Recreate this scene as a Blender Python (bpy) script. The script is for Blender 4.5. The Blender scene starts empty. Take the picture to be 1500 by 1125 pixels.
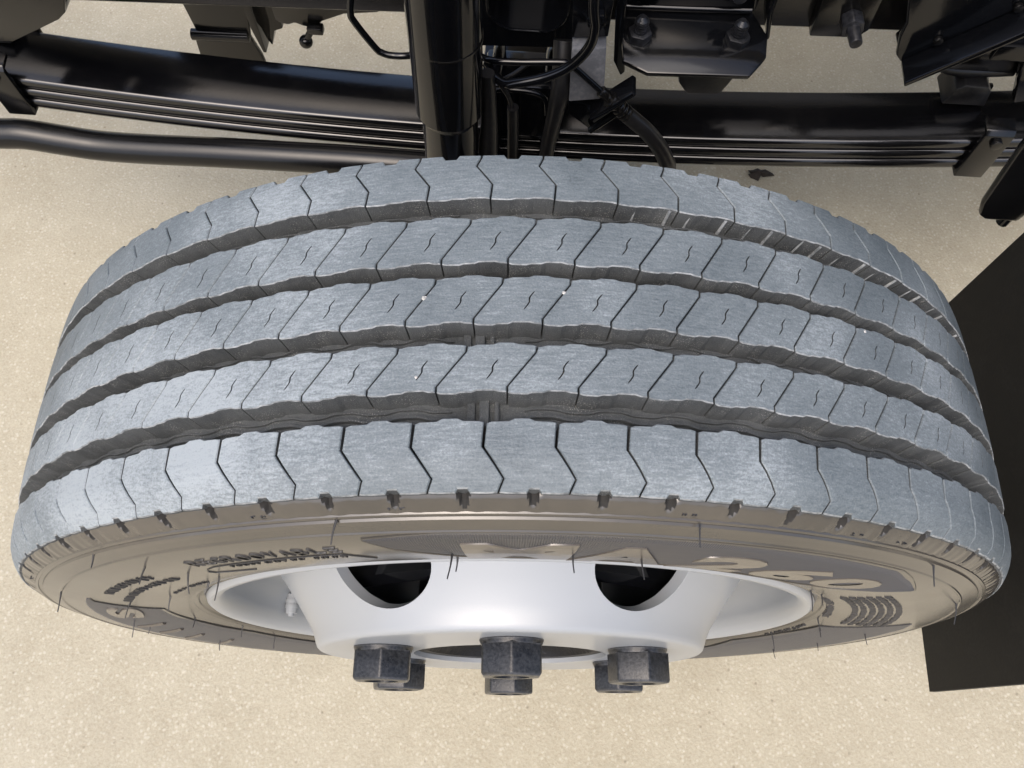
import bpy, bmesh, math, random
from math import sin, cos, pi, radians as rad
from mathutils import Vector, Matrix
from mathutils.geometry import delaunay_2d_cdt
random.seed(7)
S = bpy.context.scene
COL = S.collection

# ------------------------------------------------------------------ camera, world, sun, exposure
cam_d = bpy.data.cameras.new('camera')
cam = bpy.data.objects.new('camera', cam_d)
COL.objects.link(cam)
S.camera = cam
cam_d.sensor_width = 36.0
cam_d.lens = 28.667
cam_d.clip_start = 0.02
cam_d.clip_end = 300.0
RT = Vector((0.99988128, 0.0082518, 0.01301252))
UP = Vector((-0.01278232, 0.91579225, 0.40144883))
FW = Vector((0.00860409, 0.4015675, -0.91578901))
m = Matrix((RT, UP, -FW)).transposed().to_4x4()
m.translation = Vector((-0.00684625, -0.18654156, 0.70282658))
cam.matrix_world = m

SUN_EL, SUN_AZ = 62.0, 205.0          # azimuth measured from +Y, clockwise
w = bpy.data.worlds.new('World')
S.world = w
w.use_nodes = True
nt = w.node_tree
sky = nt.nodes.new('ShaderNodeTexSky')
sky.sky_type = 'NISHITA'
sky.sun_disc = False
sky.sun_elevation = rad(SUN_EL)
sky.sun_rotation = rad(SUN_AZ)
sky.air_density = 0.8
sky.dust_density = 5.0
bg = nt.nodes['Background']
bg.inputs['Strength'].default_value = 0.15
nt.links.new(sky.outputs[0], bg.inputs[0])
sl = bpy.data.lights.new('sun', 'SUN')
sl.energy = 0.5
sl.angle = rad(60)
sl.color = (1.0, 0.98, 0.94)
so = bpy.data.objects.new('sun', sl)
COL.objects.link(so)
sd = Vector((sin(rad(SUN_AZ)) * cos(rad(SUN_EL)), cos(rad(SUN_AZ)) * cos(rad(SUN_EL)), sin(rad(SUN_EL))))
so.rotation_euler = (-sd).to_track_quat('-Z', 'Y').to_euler()
S.view_settings.view_transform = 'Standard'
S.view_settings.look = 'None'
S.view_settings.exposure = 0.98
S.view_settings.gamma = 1.0

# ------------------------------------------------------------------ materials
class NT:
    def __init__(self, name):
        self.m = bpy.data.materials.new(name)
        self.m.use_nodes = True
        self.t = self.m.node_tree
        self.b = self.t.nodes['Principled BSDF']
        self.geo = self.t.nodes.new('ShaderNodeNewGeometry')
        self.pos = self.geo.outputs['Position']
    def n(self, typ, **kw):
        x = self.t.nodes.new('ShaderNode' + typ)
        for k, v in kw.items():
            setattr(x, k, v)
        return x
    def link(self, a, b):
        self.t.links.new(a, b)
    def mapped(self, scale=(1, 1, 1), rot=(0, 0, 0), src=None):
        mp = self.n('Mapping')
        mp.inputs['Scale'].default_value = scale
        mp.inputs['Rotation'].default_value = rot
        self.link(src or self.pos, mp.inputs['Vector'])
        return mp.outputs[0]
    def noise(self, scale, detail=4, rough=0.55, vec=None, dist=0.0):
        x = self.n('TexNoise')
        x.inputs['Scale'].default_value = scale
        x.inputs['Detail'].default_value = detail
        x.inputs['Roughness'].default_value = rough
        x.inputs['Distortion'].default_value = dist
        self.link(vec or self.pos, x.inputs['Vector'])
        return x.outputs[0]
    def voro(self, scale, vec=None):
        x = self.n('TexVoronoi')
        x.inputs['Scale'].default_value = scale
        self.link(vec or self.pos, x.inputs['Vector'])
        return x
    def ramp(self, fac, stops):
        x = self.n('ValToRGB')
        el = x.color_ramp.elements
        while len(el) < len(stops):
            el.new(0.5)
        for e, (p, c) in zip(el, stops):
            e.position = p
            e.color = (*c, 1) if isinstance(c, tuple) else (c, c, c, 1)
        self.link(fac, x.inputs[0])
        return x.outputs[0]
    def mix(self, fac, a, b, mode='MIX'):
        x = self.n('Mix', data_type='RGBA', blend_type=mode)
        for q, sock, v in ((0, x.inputs[0], fac), (1, x.inputs[6], a), (1, x.inputs[7], b)):
            if isinstance(v, (int, float)):
                sock.default_value = (v, v, v, 1) if q else v
            elif isinstance(v, tuple):
                sock.default_value = (*v, 1)
            else:
                self.link(v, sock)
        return x.outputs[2]
    def math(self, op, a, b=0.5):
        x = self.n('Math', operation=op)
        for s, v in zip(x.inputs, (a, b)):
            if isinstance(v, (int, float)):
                s.default_value = v
            else:
                self.link(v, s)
        return x.outputs[0]
    def bump(self, h, strength, dist):
        x = self.n('Bump')
        x.inputs['Strength'].default_value = strength
        x.inputs['Distance'].default_value = dist
        self.link(h, x.inputs['Height'])
        self.link(x.outputs[0], self.b.inputs['Normal'])
    def set(self, **kw):
        for k, v in kw.items():
            s = self.b.inputs[k.replace('_', ' ')]
            if isinstance(v, tuple):
                s.default_value = (*v, 1)
            elif isinstance(v, (int, float)):
                s.default_value = v
            else:
                self.link(v, s)
        return self

def mat_tread():
    k = NT('worn_tread_rubber')
    streak = k.noise(120, 3, 0.65, k.mapped((1, 6, 4), (0, 0, rad(-32))))
    patch = k.mix(0.55, k.noise(9, 6, 0.66), k.ramp(k.noise(4.5, 3, 0.5), [(0.32, 0.18), (0.68, 0.82)]))
    fine = k.noise(950, 3, 0.7)
    oi = k.n('ObjectInfo')
    f = k.math('ADD', k.math('MULTIPLY', streak, 0.38), k.math('MULTIPLY', patch, 0.85))
    f = k.math('ADD', f, k.math('MULTIPLY', fine, 0.40))
    f = k.math('ADD', f, k.math('MULTIPLY', oi.outputs['Random'], 0.03))
    c = k.ramp(f, [(0.62, (0.074, 0.092, 0.101)), (0.83, (0.146, 0.170, 0.180)), (1.05, (0.285, 0.318, 0.330))])
    k.set(Base_Color=c, Roughness=k.ramp(patch, [(0.3, 0.52), (0.7, 0.66)]))
    k.set(Specular_IOR_Level=0.5)
    k.bump(k.math('ADD', k.math('MULTIPLY', streak, 0.6), fine), 0.5, 0.0008)
    return k.m

def mat_edge():
    k = NT('scuffed_edge_rubber')
    n1 = k.noise(260, 4, 0.7)
    n2 = k.noise(30, 3, 0.6)
    f = k.math('ADD', k.math('MULTIPLY', n1, 0.7), k.math('MULTIPLY', n2, 0.4))
    k.set(Base_Color=k.ramp(f, [(0.45, (0.11, 0.12, 0.122)), (0.70, (0.33, 0.345, 0.345))]), Roughness=0.6)
    return k.m

def mat_wall():
    k = NT('groove_rubber')
    patch = k.noise(40, 4, 0.6)
    grit = k.voro(1100)
    keep = k.noise(90, 2, 0.5)
    fine = k.noise(2000, 2, 0.6)
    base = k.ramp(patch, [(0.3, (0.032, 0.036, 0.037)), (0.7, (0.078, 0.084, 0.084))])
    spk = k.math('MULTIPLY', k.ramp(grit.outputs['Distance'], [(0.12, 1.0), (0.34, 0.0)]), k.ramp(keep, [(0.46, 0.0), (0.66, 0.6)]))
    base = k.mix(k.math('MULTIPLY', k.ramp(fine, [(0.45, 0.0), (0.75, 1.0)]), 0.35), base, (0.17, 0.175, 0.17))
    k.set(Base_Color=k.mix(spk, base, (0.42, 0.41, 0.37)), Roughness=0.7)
    k.bump(k.math('ADD', fine, k.math('MULTIPLY', patch, 2.0)), 0.7, 0.0014)
    return k.m

def mat_sidewall(name='sidewall_rubber', base=(0.050, 0.046, 0.039), rough=0.17, dust=0.12, spec=0.8):
    k = NT(name)
    n1 = k.noise(9, 5, 0.6)
    n2 = k.noise(420, 3, 0.6)
    c = k.mix(k.math('MULTIPLY', k.ramp(n1, [(0.35, 0.0), (0.75, 1.0)]), dust * 4), base, (0.12, 0.105, 0.082))
    k.set(Base_Color=c, Roughness=k.ramp(n1, [(0.3, rough - 0.03), (0.7, rough + 0.07)]), Specular_IOR_Level=spec)
    k.bump(n2, 0.06, 0.0005)
    return k.m

def mat_rim(name='silver_white_paint', c0=(0.315, 0.333, 0.345)):
    k = NT(name)
    n1 = k.noise(6, 3, 0.5)
    n2 = k.noise(700, 2, 0.5)
    dots = k.voro(60)
    dk = k.noise(35, 1)
    d = k.math('MULTIPLY', k.ramp(dots.outputs['Distance'], [(0.03, 1.0), (0.06, 0.0)]), k.ramp(dk, [(0.6, 0.0), (0.63, 0.8)]))
    c = k.mix(k.math('MULTIPLY', n1, 0.12), c0, (0.30, 0.315, 0.325))
    k.set(Base_Color=k.mix(d, c, (0.12, 0.11, 0.1)), Roughness=0.42, Coat_Weight=0.45, Coat_Roughness=0.2, Metallic=0.1)
    k.bump(n2, 0.1, 0.0004)
    return k.m

def mat_black(name, base=(0.006, 0.0065, 0.008), rough=0.2, dust=0.3, bump=0.15, coat=0.0, spec=0.5, dustc=(0.10, 0.095, 0.085)):
    k = NT(name)
    n1 = k.noise(22, 6, 0.65)
    n2 = k.noise(260, 4, 0.6)
    d = k.math('MULTIPLY', k.ramp(k.math('ADD', k.math('MULTIPLY', n1, 0.7), k.math('MULTIPLY', n2, 0.4)), [(0.55, 0.0), (0.85, 1.0)]), dust)
    k.set(Base_Color=k.mix(d, base, dustc), Roughness=k.math('ADD', k.math('MULTIPLY', n1, 0.2), rough - 0.1),
          Specular_IOR_Level=spec, Coat_Weight=coat)
    k.bump(n2, bump, 0.001)
    return k.m

def mat_ground():
    k = NT('pale_aggregate_concrete')
    big = k.noise(2.2, 4, 0.55)
    mid = k.noise(26, 5, 0.62)
    grain = k.noise(300, 4, 0.70, dist=0.6)
    v = k.voro(230)
    f = k.math('ADD', k.math('MULTIPLY', big, 0.42), k.math('MULTIPLY', mid, 0.22))
    f = k.math('ADD', f, k.math('MULTIPLY', grain, 0.58))
    c = k.ramp(f, [(0.38, (0.295, 0.258, 0.180)), (0.55, (0.375, 0.340, 0.250)), (0.70, (0.435, 0.400, 0.304)), (0.86, (0.51, 0.48, 0.385))])
    pick = k.n('TexWhiteNoise')
    k.link(v.outputs['Color'], pick.inputs['Vector'])
    pale = k.math('MULTIPLY', k.ramp(v.outputs['Distance'], [(0.25, 1.0), (0.6, 0.0)]), k.ramp(pick.outputs[0], [(0.74, 0.0), (0.85, 0.38)]))
    c = k.mix(pale, c, (0.60, 0.57, 0.47))
    v2 = k.voro(80)
    pick2 = k.n('TexWhiteNoise')
    k.link(v2.outputs['Color'], pick2.inputs['Vector'])
    dark = k.math('MULTIPLY', k.ramp(v2.outputs['Distance'], [(0.06, 1.0), (0.2, 0.0)]), k.ramp(pick2.outputs[0], [(0.88, 0.0), (0.93, 0.6)]))
    c = k.mix(dark, c, (0.17, 0.142, 0.095))
    stain = k.ramp(k.noise(5.5, 6, 0.72), [(0.55, 0.0), (0.74, 0.42)])
    c = k.mix(stain, c, (0.30, 0.262, 0.19))
    k.set(Base_Color=c, Roughness=0.82, Specular_IOR_Level=0.3)
    k.bump(k.math('ADD', k.math('MULTIPLY', grain, 1.0), k.math('MULTIPLY', v.outputs['Distance'], -0.5)), 0.4, 0.0025)
    return k.m

M = dict(
    tread=mat_tread(), edge=mat_edge(), wall=mat_wall(), side=mat_sidewall(),
    panel=mat_sidewall('panel_rubber', (0.048, 0.049, 0.054), 0.38, 0.04, 0.6),
    letter=mat_sidewall('letter_rubber', (0.085, 0.075, 0.062), 0.22, 0.10),
    ink=mat_sidewall('dark_relief_rubber', (0.010, 0.010, 0.011), 0.5, 0.02),
    bar=mat_black('satin_black_bar_paint', (0.0025, 0.0026, 0.003), rough=0.24, dust=0.05, bump=0.06, spec=0.4),
    bounce=mat_rim('pale_bounce_paint', (0.36, 0.335, 0.30)),  # pale tone picked so the unseen cover bounces warm light onto the ground
    notch=mat_black('notch_rubber', (0.030, 0.029, 0.027), 0.85, 0.3, 0.3, spec=0.15, dustc=(0.08, 0.072, 0.062)),
    rim=mat_rim(), barrel=mat_rim('inner_rim_paint', (0.30, 0.325, 0.34)),
    nut=mat_black('black_oxide_steel', (0.007, 0.0075, 0.009), 0.30, 0.38, 0.45, dustc=(0.08, 0.085, 0.10)),
    hub=mat_black('greased_cast_iron', (0.005, 0.005, 0.0055), 0.42, 0.25, 1.0, spec=0.3),
    paint=mat_black('gloss_black_chassis_paint', (0.0025, 0.0028, 0.0036), rough=0.11, dust=0.03, bump=0.03, spec=0.45),
    spring=mat_black('black_spring_paint', (0.0022, 0.0023, 0.0028), 0.15, 0.04, 0.06, spec=0.7),
    semi=mat_black('dusty_black_paint', (0.0035, 0.0034, 0.0034), 0.18, 0.10, 0.05),
    shock=mat_black('smooth_black_enamel', (0.0025, 0.0027, 0.0034), 0.10, 0.02, 0.005, spec=0.42),
    rubber=mat_black('black_hose_rubber', (0.006, 0.006, 0.0065), 0.34, 0.15, 0.1, spec=0.4),
    zinc=mat_black('grey_primed_steel', (0.085, 0.09, 0.10), 0.42, 0.8, 0.4, dustc=(0.25, 0.25, 0.26)),
    flap=mat_black('matt_black_flap_rubber', (0.012, 0.0115, 0.010), 0.6, 0.15, 0.1, spec=0.25),
    leafm=mat_black('dry_dark_debris', (0.02, 0.013, 0.007), 0.8, 0.4, 0.3),
    ground=mat_ground())

# ------------------------------------------------------------------ mesh helpers
TRUCK = Matrix.Rotation(rad(-3.6), 4, 'Z')        # the chassis stands a little askew of the steered wheel

def link(name, me, parent=None):
    o = bpy.data.objects.new(name, me)
    COL.objects.link(o)
    if parent:
        o.parent = parent
    return o

def mesh(name, verts, faces, mats, smooth=None, midx=None):
    me = bpy.data.meshes.new(name)
    me.from_pydata([tuple(v) for v in verts], [], faces)
    for mm in (mats if isinstance(mats, (list, tuple)) else [mats]):
        me.materials.append(mm)
    if midx:
        for p, i in zip(me.polygons, midx):
            p.material_index = i
    if smooth is not None:
        for p in me.polygons:
            p.use_smooth = True
        if smooth < 180:
            me.set_sharp_from_angle(angle=rad(smooth))
    me.validate()
    me.update()
    return me

def fix(verts, faces, base=(0, 0, 0), bevel=0.0, seg=2):
    """recalculated normals and, if asked, bevelled sharp edges"""
    bm = bmesh.new()
    vs = [bm.verts.new(Vector(v) - Vector(base)) for v in verts]
    for f in faces:
        try:
            bm.faces.new([vs[i] for i in f])
        except ValueError:
            pass
    bmesh.ops.recalc_face_normals(bm, faces=bm.faces)
    if bevel:
        es = [e for e in bm.edges if len(e.link_faces) == 2 and e.calc_face_angle(0) > rad(28)]
        bmesh.ops.bevel(bm, geom=es, offset=bevel, segments=seg, profile=0.5, affect='EDGES', clamp_overlap=True)
    return bm

class MB:
    def __init__(self):
        self.bm = bmesh.new()
    def merge(self, bm):
        me = bpy.data.meshes.new('tmp')
        bm.to_mesh(me)
        bm.free()
        self.bm.from_mesh(me)
        bpy.data.meshes.remove(me)
        return self
    def raw(self, verts, faces, bevel=0.0, seg=2):
        return self.merge(fix(verts, faces, bevel=bevel, seg=seg))
    def box(self, c, d, bevel=0.002, rot=None, seg=2):
        x, y, z = (q / 2 for q in d)
        vs = [Vector((sx * x, sy * y, sz * z)) for sx in (-1, 1) for sy in (-1, 1) for sz in (-1, 1)]
        if rot:
            R = Matrix.Rotation(rot[2], 3, 'Z') @ Matrix.Rotation(rot[1], 3, 'Y') @ Matrix.Rotation(rot[0], 3, 'X')
            vs = [R @ v for v in vs]
        vs = [v + Vector(c) for v in vs]
        fs = [(0, 1, 3, 2), (4, 6, 7, 5), (0, 4, 5, 1), (2, 3, 7, 6), (0, 2, 6, 4), (1, 5, 7, 3)]
        return self.raw(vs, fs, bevel, seg)
    def prism(self, poly, axis, a, b, bevel=0.002):
        """poly in the two other axes, extruded along axis from a to b"""
        def p3(p, t):
            return {'X': (t, p[0], p[1]), 'Y': (p[0], t, p[1]), 'Z': (p[0], p[1], t)}[axis]
        n = len(poly)
        vs = [p3(p, a) for p in poly] + [p3(p, b) for p in poly]
        fs = [tuple(range(n)), tuple(range(n, 2 * n))] + [(i, (i + 1) % n, (i + 1) % n + n, i + n) for i in range(n)]
        return self.raw(vs, fs, bevel)
    def cyl(self, p, q, r0, r1=None, seg=32, bevel=0.0):
        r1 = r0 if r1 is None else r1
        p, q = Vector(p), Vector(q)
        d = (q - p).normalized()
        u = d.orthogonal().normalized()
        v = d.cross(u)
        vs, fs = [], []
        for c, r in ((p, r0), (q, r1)):
            vs += [c + (u * cos(2 * pi * i / seg) + v * sin(2 * pi * i / seg)) * r for i in range(seg)]
        fs = [(i, (i + 1) % seg, (i + 1) % seg + seg, i + seg) for i in range(seg)]
        fs += [tuple(range(seg)), tuple(range(seg, 2 * seg))]
        return self.raw(vs, fs, bevel)
    def tube(self, pts, r, seg=14, sub=8, caps=True):
        """round bar along a smoothed polyline; r a number or one radius per point"""
        pts = [Vector(p) for p in pts]
        rs = r if isinstance(r, (list, tuple)) else [r] * len(pts)
        P, R_ = [], []
        for i in range(len(pts) - 1):
            p0, p1, p2, p3 = pts[max(i - 1, 0)], pts[i], pts[i + 1], pts[min(i + 2, len(pts) - 1)]
            for j in range(sub):
                t = j / sub
                P.append(0.5 * ((2 * p1) + (p2 - p0) * t + (2 * p0 - 5 * p1 + 4 * p2 - p3) * t * t + (3 * p1 - p0 - 3 * p2 + p3) * t ** 3))
                R_.append(rs[i] + (rs[i + 1] - rs[i]) * t)
        P.append(pts[-1])
        R_.append(rs[-1])
        vs, fs = [], []
        u = None
        for i, p in enumerate(P):
            d = (P[min(i + 1, len(P) - 1)] - P[max(i - 1, 0)]).normalized()
            u = d.orthogonal().normalized() if u is None else (u - d * u.dot(d)).normalized()
            v = d.cross(u)
            vs += [p + (u * cos(2 * pi * a / seg) + v * sin(2 * pi * a / seg)) * R_[i] for a in range(seg)]
        for i in range(len(P) - 1):
            for a in range(seg):
                b = (a + 1) % seg
                fs.append((i * seg + a, i * seg + b, (i + 1) * seg + b, (i + 1) * seg + a))
        if caps:
            fs += [tuple(range(seg)), tuple(range((len(P) - 1) * seg, len(P) * seg))]
        return self.raw(vs, fs)
    def build(self, name, mm, parent=None, base=(0, 0, 0), smooth=35):
        for v in self.bm.verts:
            v.co -= Vector(base)
        me = bpy.data.meshes.new(name)
        self.bm.to_mesh(me)
        self.bm.free()
        me.materials.append(mm)
        for p in me.polygons:
            p.use_smooth = True
        me.set_sharp_from_angle(angle=rad(smooth))
        return link(name, me, parent)

def thing(name, label, cat, base=(0, 0, 0), truck=True, group=None):
    o = bpy.data.objects.new(name, None)
    COL.objects.link(o)
    o.empty_display_size = 0.05
    o['label'] = label
    o['category'] = cat
    if group:
        o['group'] = group
    T = Matrix.Translation(Vector(base))
    o.matrix_world = (TRUCK @ T) if truck else T
    return o

def solo(mb, name, mm, label, cat, base=(0, 0, 0), group=None, smooth=35):
    o = mb.build(name, mm, None, base, smooth)
    o.matrix_world = TRUCK @ Matrix.Translation(Vector(base))
    o['label'] = label
    o['category'] = cat
    if group:
        o['group'] = group
    return o

def lathe(prof, n=256, closed=False):
    """prof: (r, y) pairs, revolved about the axle (Y)"""
    vs, fs = [], []
    k = len(prof)
    for i in range(n):
        a = 2 * pi * i / n
        vs += [(r * sin(a), y, r * cos(a)) for r, y in prof]
    for i in range(n):
        j = (i + 1) % n
        for q in range(k if closed else k - 1):
            p = (q + 1) % k
            fs.append((i * k + q, i * k + p, j * k + p, j * k + q))
    return vs, fs

def lathe_obj(name, prof, mm, parent, n=256, closed=False, smooth=30):
    vs, fs = lathe(prof, n, closed)
    mb = MB()
    mb.raw(vs, fs)
    return mb.build(name, mm, parent, smooth=smooth)

# ------------------------------------------------------------------ ground
GZ = -0.3705
g = link('ground', mesh('ground', [(-40, -40, GZ), (40, -40, GZ), (40, 40, GZ), (-40, 40, GZ)], [(0, 1, 2, 3)], M['ground']))
g['kind'] = 'structure'

# ------------------------------------------------------------------ the wheel
wheel = thing('truck_wheel', 'grey worn truck tyre on a white steel rim with black nuts, standing on pale concrete', 'wheel', truck=False)

NP = 73
PITCH = 2 * pi / NP
R0 = 0.3716
PS = R0 * PITCH
DEEP = 0.0115

def Rcrown(y):
    a = abs(y)
    return R0 - (0.004 if y < 0 else 0.0024) * (a / 0.09) ** 2 - (0.0064 if y < 0 else 0.0012) * (max(0, a - 0.070) / 0.0177) ** 2

# sidewall profile: radius -> y (outer side, negative)
SIDE = [(0.2365, -0.0845), (0.243, -0.0885), (0.250, -0.0925), (0.258, -0.0957), (0.268, -0.0975), (0.280, -0.0990), (0.292, -0.1000),
        (0.303, -0.1006), (0.315, -0.1006), (0.325, -0.1000), (0.333, -0.0988), (0.340, -0.0970), (0.346, -0.0950), (0.3505, -0.0932), (0.3575, -0.0896)]
def ysw(r):
    if r <= SIDE[0][0]:
        return SIDE[0][1]
    for (a, ya), (b, yb) in zip(SIDE, SIDE[1:]):
        if r <= b:
            return ya + (yb - ya) * (r - a) / (b - a)
    return SIDE[-1][1]
def on_side(r, th, h=0.0):
    return Vector((r * sin(th), ysw(r) - h, r * cos(th)))

# carcass: inner sidewall, groove bottom, outer sidewall with moulded rings
prof = []
outer = [(0.236, -0.080), (0.2365, -0.0845), (0.243, -0.0885), (0.2455, -0.0899), (0.2462, -0.0912), (0.2485, -0.0925), (0.2495, -0.0922), (0.258, -0.0953), (0.268, -0.0975), (0.280, -0.0990),
         (0.292, -0.1000), (0.303, -0.1006), (0.315, -0.1006), (0.325, -0.1000), (0.3335, -0.0987), (0.3341, -0.0992), (0.3349, -0.0990), (0.3356, -0.0982),
         (0.3405, -0.0969), (0.3425, -0.0964), (0.3440, -0.0961), (0.3452, -0.0958), (0.3458, -0.0945), (0.3480, -0.0943), (0.3484, -0.0949), (0.3500, -0.0944), (0.3504, -0.0930), (0.352, -0.090), (0.3555, -0.0865)]
prof += outer
for i in range(0, 25):
    y = -0.083 + 0.166 * i / 24
    prof.append((Rcrown(y) - DEEP, y))
prof += [(r, -y) for r, y in reversed(outer)]
vs, fs = lathe(prof, 292)
nb = len(prof)
midx = []
for i in range(292):
    for q in range(nb - 1):
        yy = (prof[q][1] + prof[q + 1][1]) / 2
        rr = (prof[q][0] + prof[q + 1][0]) / 2
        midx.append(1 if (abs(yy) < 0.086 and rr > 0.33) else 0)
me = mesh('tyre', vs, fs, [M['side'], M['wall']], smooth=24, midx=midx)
tyre = link('tyre', me, wheel)

# buttress ring with the slanted shoulder notches
def buttress(sgn):
    nseg = NP * 28
    rows = [(0.3503, -0.0936), (0.3520, -0.0929), (0.3538, -0.0920), (0.3556, -0.0910), (0.3572, -0.0900), (0.3584, -0.0890), (0.3592, -0.0880), (0.3585, -0.0865)]
    vs, fs = [], []
    for i in range(nseg):
        a = 2 * pi * i / nseg
        ph = (a / PITCH - BPH) % 1.0
        for k, (r, y) in enumerate(rows):
            t = k / (len(rows) - 1)
            half = 0.030 + 0.068 * t
            d = 0.0
            e = abs(ph - 0.5)
            if e < half and k >= 2:
                d = 0.0042 * min(1, (k - 1) / 4) * min(1.0, (half - e) / 0.03)
            wob = 0.00025 * sin(a * 211) * sin(a * 37 + 1)
            rr = r - d * 0.45
            vs.append((rr * sin(a), sgn * (-(y + d) ) * -1 + 0 if False else sgn * (-(abs(y) - d - wob)), rr * cos(a)))
    k = len(rows)
    for i in range(nseg):
        j = (i + 1) % nseg
        for q in range(k - 1):
            f = (i * k + q, i * k + q + 1, j * k + q + 1, j * k + q)
            fs.append(f if sgn > 0 else f[::-1])
    dd = [abs(v[1]) for v in vs]
    mi = [1 if min(dd[q] - rows[q % k][1] * -1 for q in f) < -0.0012 else 0 for f in fs]
    return link('shoulder_buttress', mesh('shoulder_buttress', vs, fs, [M['side'], M['notch']], smooth=40, midx=mi), tyre)

# ---- tread blocks
def frac_edge(p, q, offs):
    """points along p->q pushed in +y by offs [(fraction, dy)]"""
    return [(p[0] + (q[0] - p[0]) * f, p[1] + (q[1] - p[1]) * f + dy) for f, dy in offs]

def offset_poly(poly, d):
    n = len(poly)
    out = []
    for i in range(n):
        a, b, c = Vector(poly[i - 1]), Vector(poly[i]), Vector(poly[(i + 1) % n])
        e1, e2 = (b - a).normalized(), (c - b).normalized()
        n1, n2 = Vector((-e1.y, e1.x)), Vector((-e2.y, e2.x))      # inward for counter-clockwise
        nn = (n1 + n2)
        if nn.length < 1e-6:
            nn = n1
        nn.normalize()
        out.append(tuple(b + nn * (d / max(0.45, nn.dot(n1)))))
    return out

def dens(poly, step):
    out = []
    n = len(poly)
    for i in range(n):
        a, b = Vector(poly[i]), Vector(poly[(i + 1) % n])
        k = max(1, int((b - a).length / step))
        out += [tuple(a + (b - a) * (j / k)) for j in range(k)]
    return out

def inside(p, poly):
    c = False
    n = len(poly)
    for i in range(n):
        (x1, y1), (x2, y2) = poly[i], poly[(i + 1) % n]
        if (y1 > p[1]) != (y2 > p[1]) and p[0] < (x2 - x1) * (p[1] - y1) / (y2 - y1) + x1:
            c = not c
    return c

def block_mesh(name, poly, sipe=None, flare=(0.002, 0.002), depth=DEEP):
    """poly counter-clockwise in (s, y); flare: how far the groove walls spread at the bottom at low and high y"""
    poly = dens(poly, 0.0045)
    n = len(poly)
    ylo, yhi = min(p[1] for p in poly), max(p[1] for p in poly)
    edge = offset_poly(poly, 0.00045)
    cons = list(edge)
    edges = [(i, (i + 1) % n) for i in range(n)]
    if sipe:
        k0 = len(cons)
        cons += sipe
        edges += [(k0 + i, k0 + (i + 1) % len(sipe)) for i in range(len(sipe))]
    inner = offset_poly(poly, 0.0022)
    for iy in range(1, 7):
        for ix in range(0, 12):
            p = (-0.02 + ix * 0.0045 + min(q[0] for q in poly) + 0.02, ylo + (yhi - ylo) * iy / 7)
            if inside(p, inner) and not (sipe and inside(p, offset_poly(sipe, -0.001))):
                cons.append(p)
    r = delaunay_2d_cdt([Vector(p) for p in cons], edges, [], 0, 1e-7)
    tv, tf = r[0], r[2]
    verts, faces, mi = [], [], []
    def put(s, y, d):
        th = s / R0
        rr = Rcrown(y) - d
        verts.append((rr * sin(th), y, rr * cos(th)))
        return len(verts) - 1
    # a little wear: block edges sit lower than the middle
    def worn(p):
        return 0.0
    top = [put(p[0], p[1], worn(p)) for p in tv]
    for f in tf:
        cx = sum(tv[i][0] for i in f) / len(f)
        cy = sum(tv[i][1] for i in f) / len(f)
        if not inside((cx, cy), edge) or (sipe and inside((cx, cy), sipe)):
            continue
        faces.append(tuple(top[i] for i in f))
        mi.append(0)
    def key(p):
        return (round(p[0], 6), round(p[1], 6))
    look = {key(p): top[i] for i, p in enumerate(tv)}
    e_i = [look.get(key(p)) for p in edge]
    e_i = [put(p[0], p[1], 0) if i is None else i for i, p in zip(e_i, edge)]
    o_i = [put(p[0], p[1], 0.0006) for p in poly]
    mid_i, bot = [], []
    for p in poly:
        fl = 0.0
        h = (yhi - ylo)
        if p[1] < ylo + 0.2 * h:
            fl = -flare[0]
        elif p[1] > yhi - 0.2 * h:
            fl = flare[1]
        mid_i.append(put(p[0], p[1] + fl * 0.25, depth * 0.35))
        bot.append(put(p[0], p[1] + fl, depth + 0.0004))
    for a, b, m_ in ((e_i, o_i, 2), (o_i, mid_i, 1), (mid_i, bot, 1)):
        for i in range(n):
            j = (i + 1) % n
            faces.append((a[j], a[i], b[i], b[j]))
            dx_, dy_ = abs(poly[j][0] - poly[i][0]), abs(poly[j][1] - poly[i][1])
            mi.append(0 if m_ == 2 and dy_ > dx_ * 0.6 else m_)
    if sipe:
        s_t = [look.get(key(p)) for p in sipe]
        s_t = [put(p[0], p[1], 0) if i is None else i for i, p in zip(s_t, sipe)]
        s_b = [put(p[0], p[1], 0.003) for p in sipe]
        k = len(sipe)
        for i in range(k):
            j = (i + 1) % k
            faces.append((s_t[i], s_t[j], s_b[j], s_b[i]))
            mi.append(1)
        h = k // 2
        for i in range(h - 1):
            faces.append((s_b[i], s_b[i + 1], s_b[k - 2 - i], s_b[k - 1 - i]))
            mi.append(1)
    bm = bmesh.new()
    bv = [bm.verts.new(v) for v in verts]
    for f, i in zip(faces, mi):
        if len(set(f)) < 3:
            continue
        try:
            bm.faces.new([bv[q] for q in f]).material_index = i
        except ValueError:
            pass
    for v in [v for v in bm.verts if not v.link_faces]:
        bm.verts.remove(v)
    bmesh.ops.recalc_face_normals(bm, faces=bm.faces)
    me = bpy.data.meshes.new(name)
    bm.to_mesh(me)
    bm.free()
    me.materials.append(M['tread'])
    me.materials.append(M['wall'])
    me.materials.append(M['edge'])
    # top must look outwards
    up = sum(p.normal.z * p.area for p in me.polygons if p.material_index == 0)
    if up < 0:
        me.flip_normals()
    return me

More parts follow.
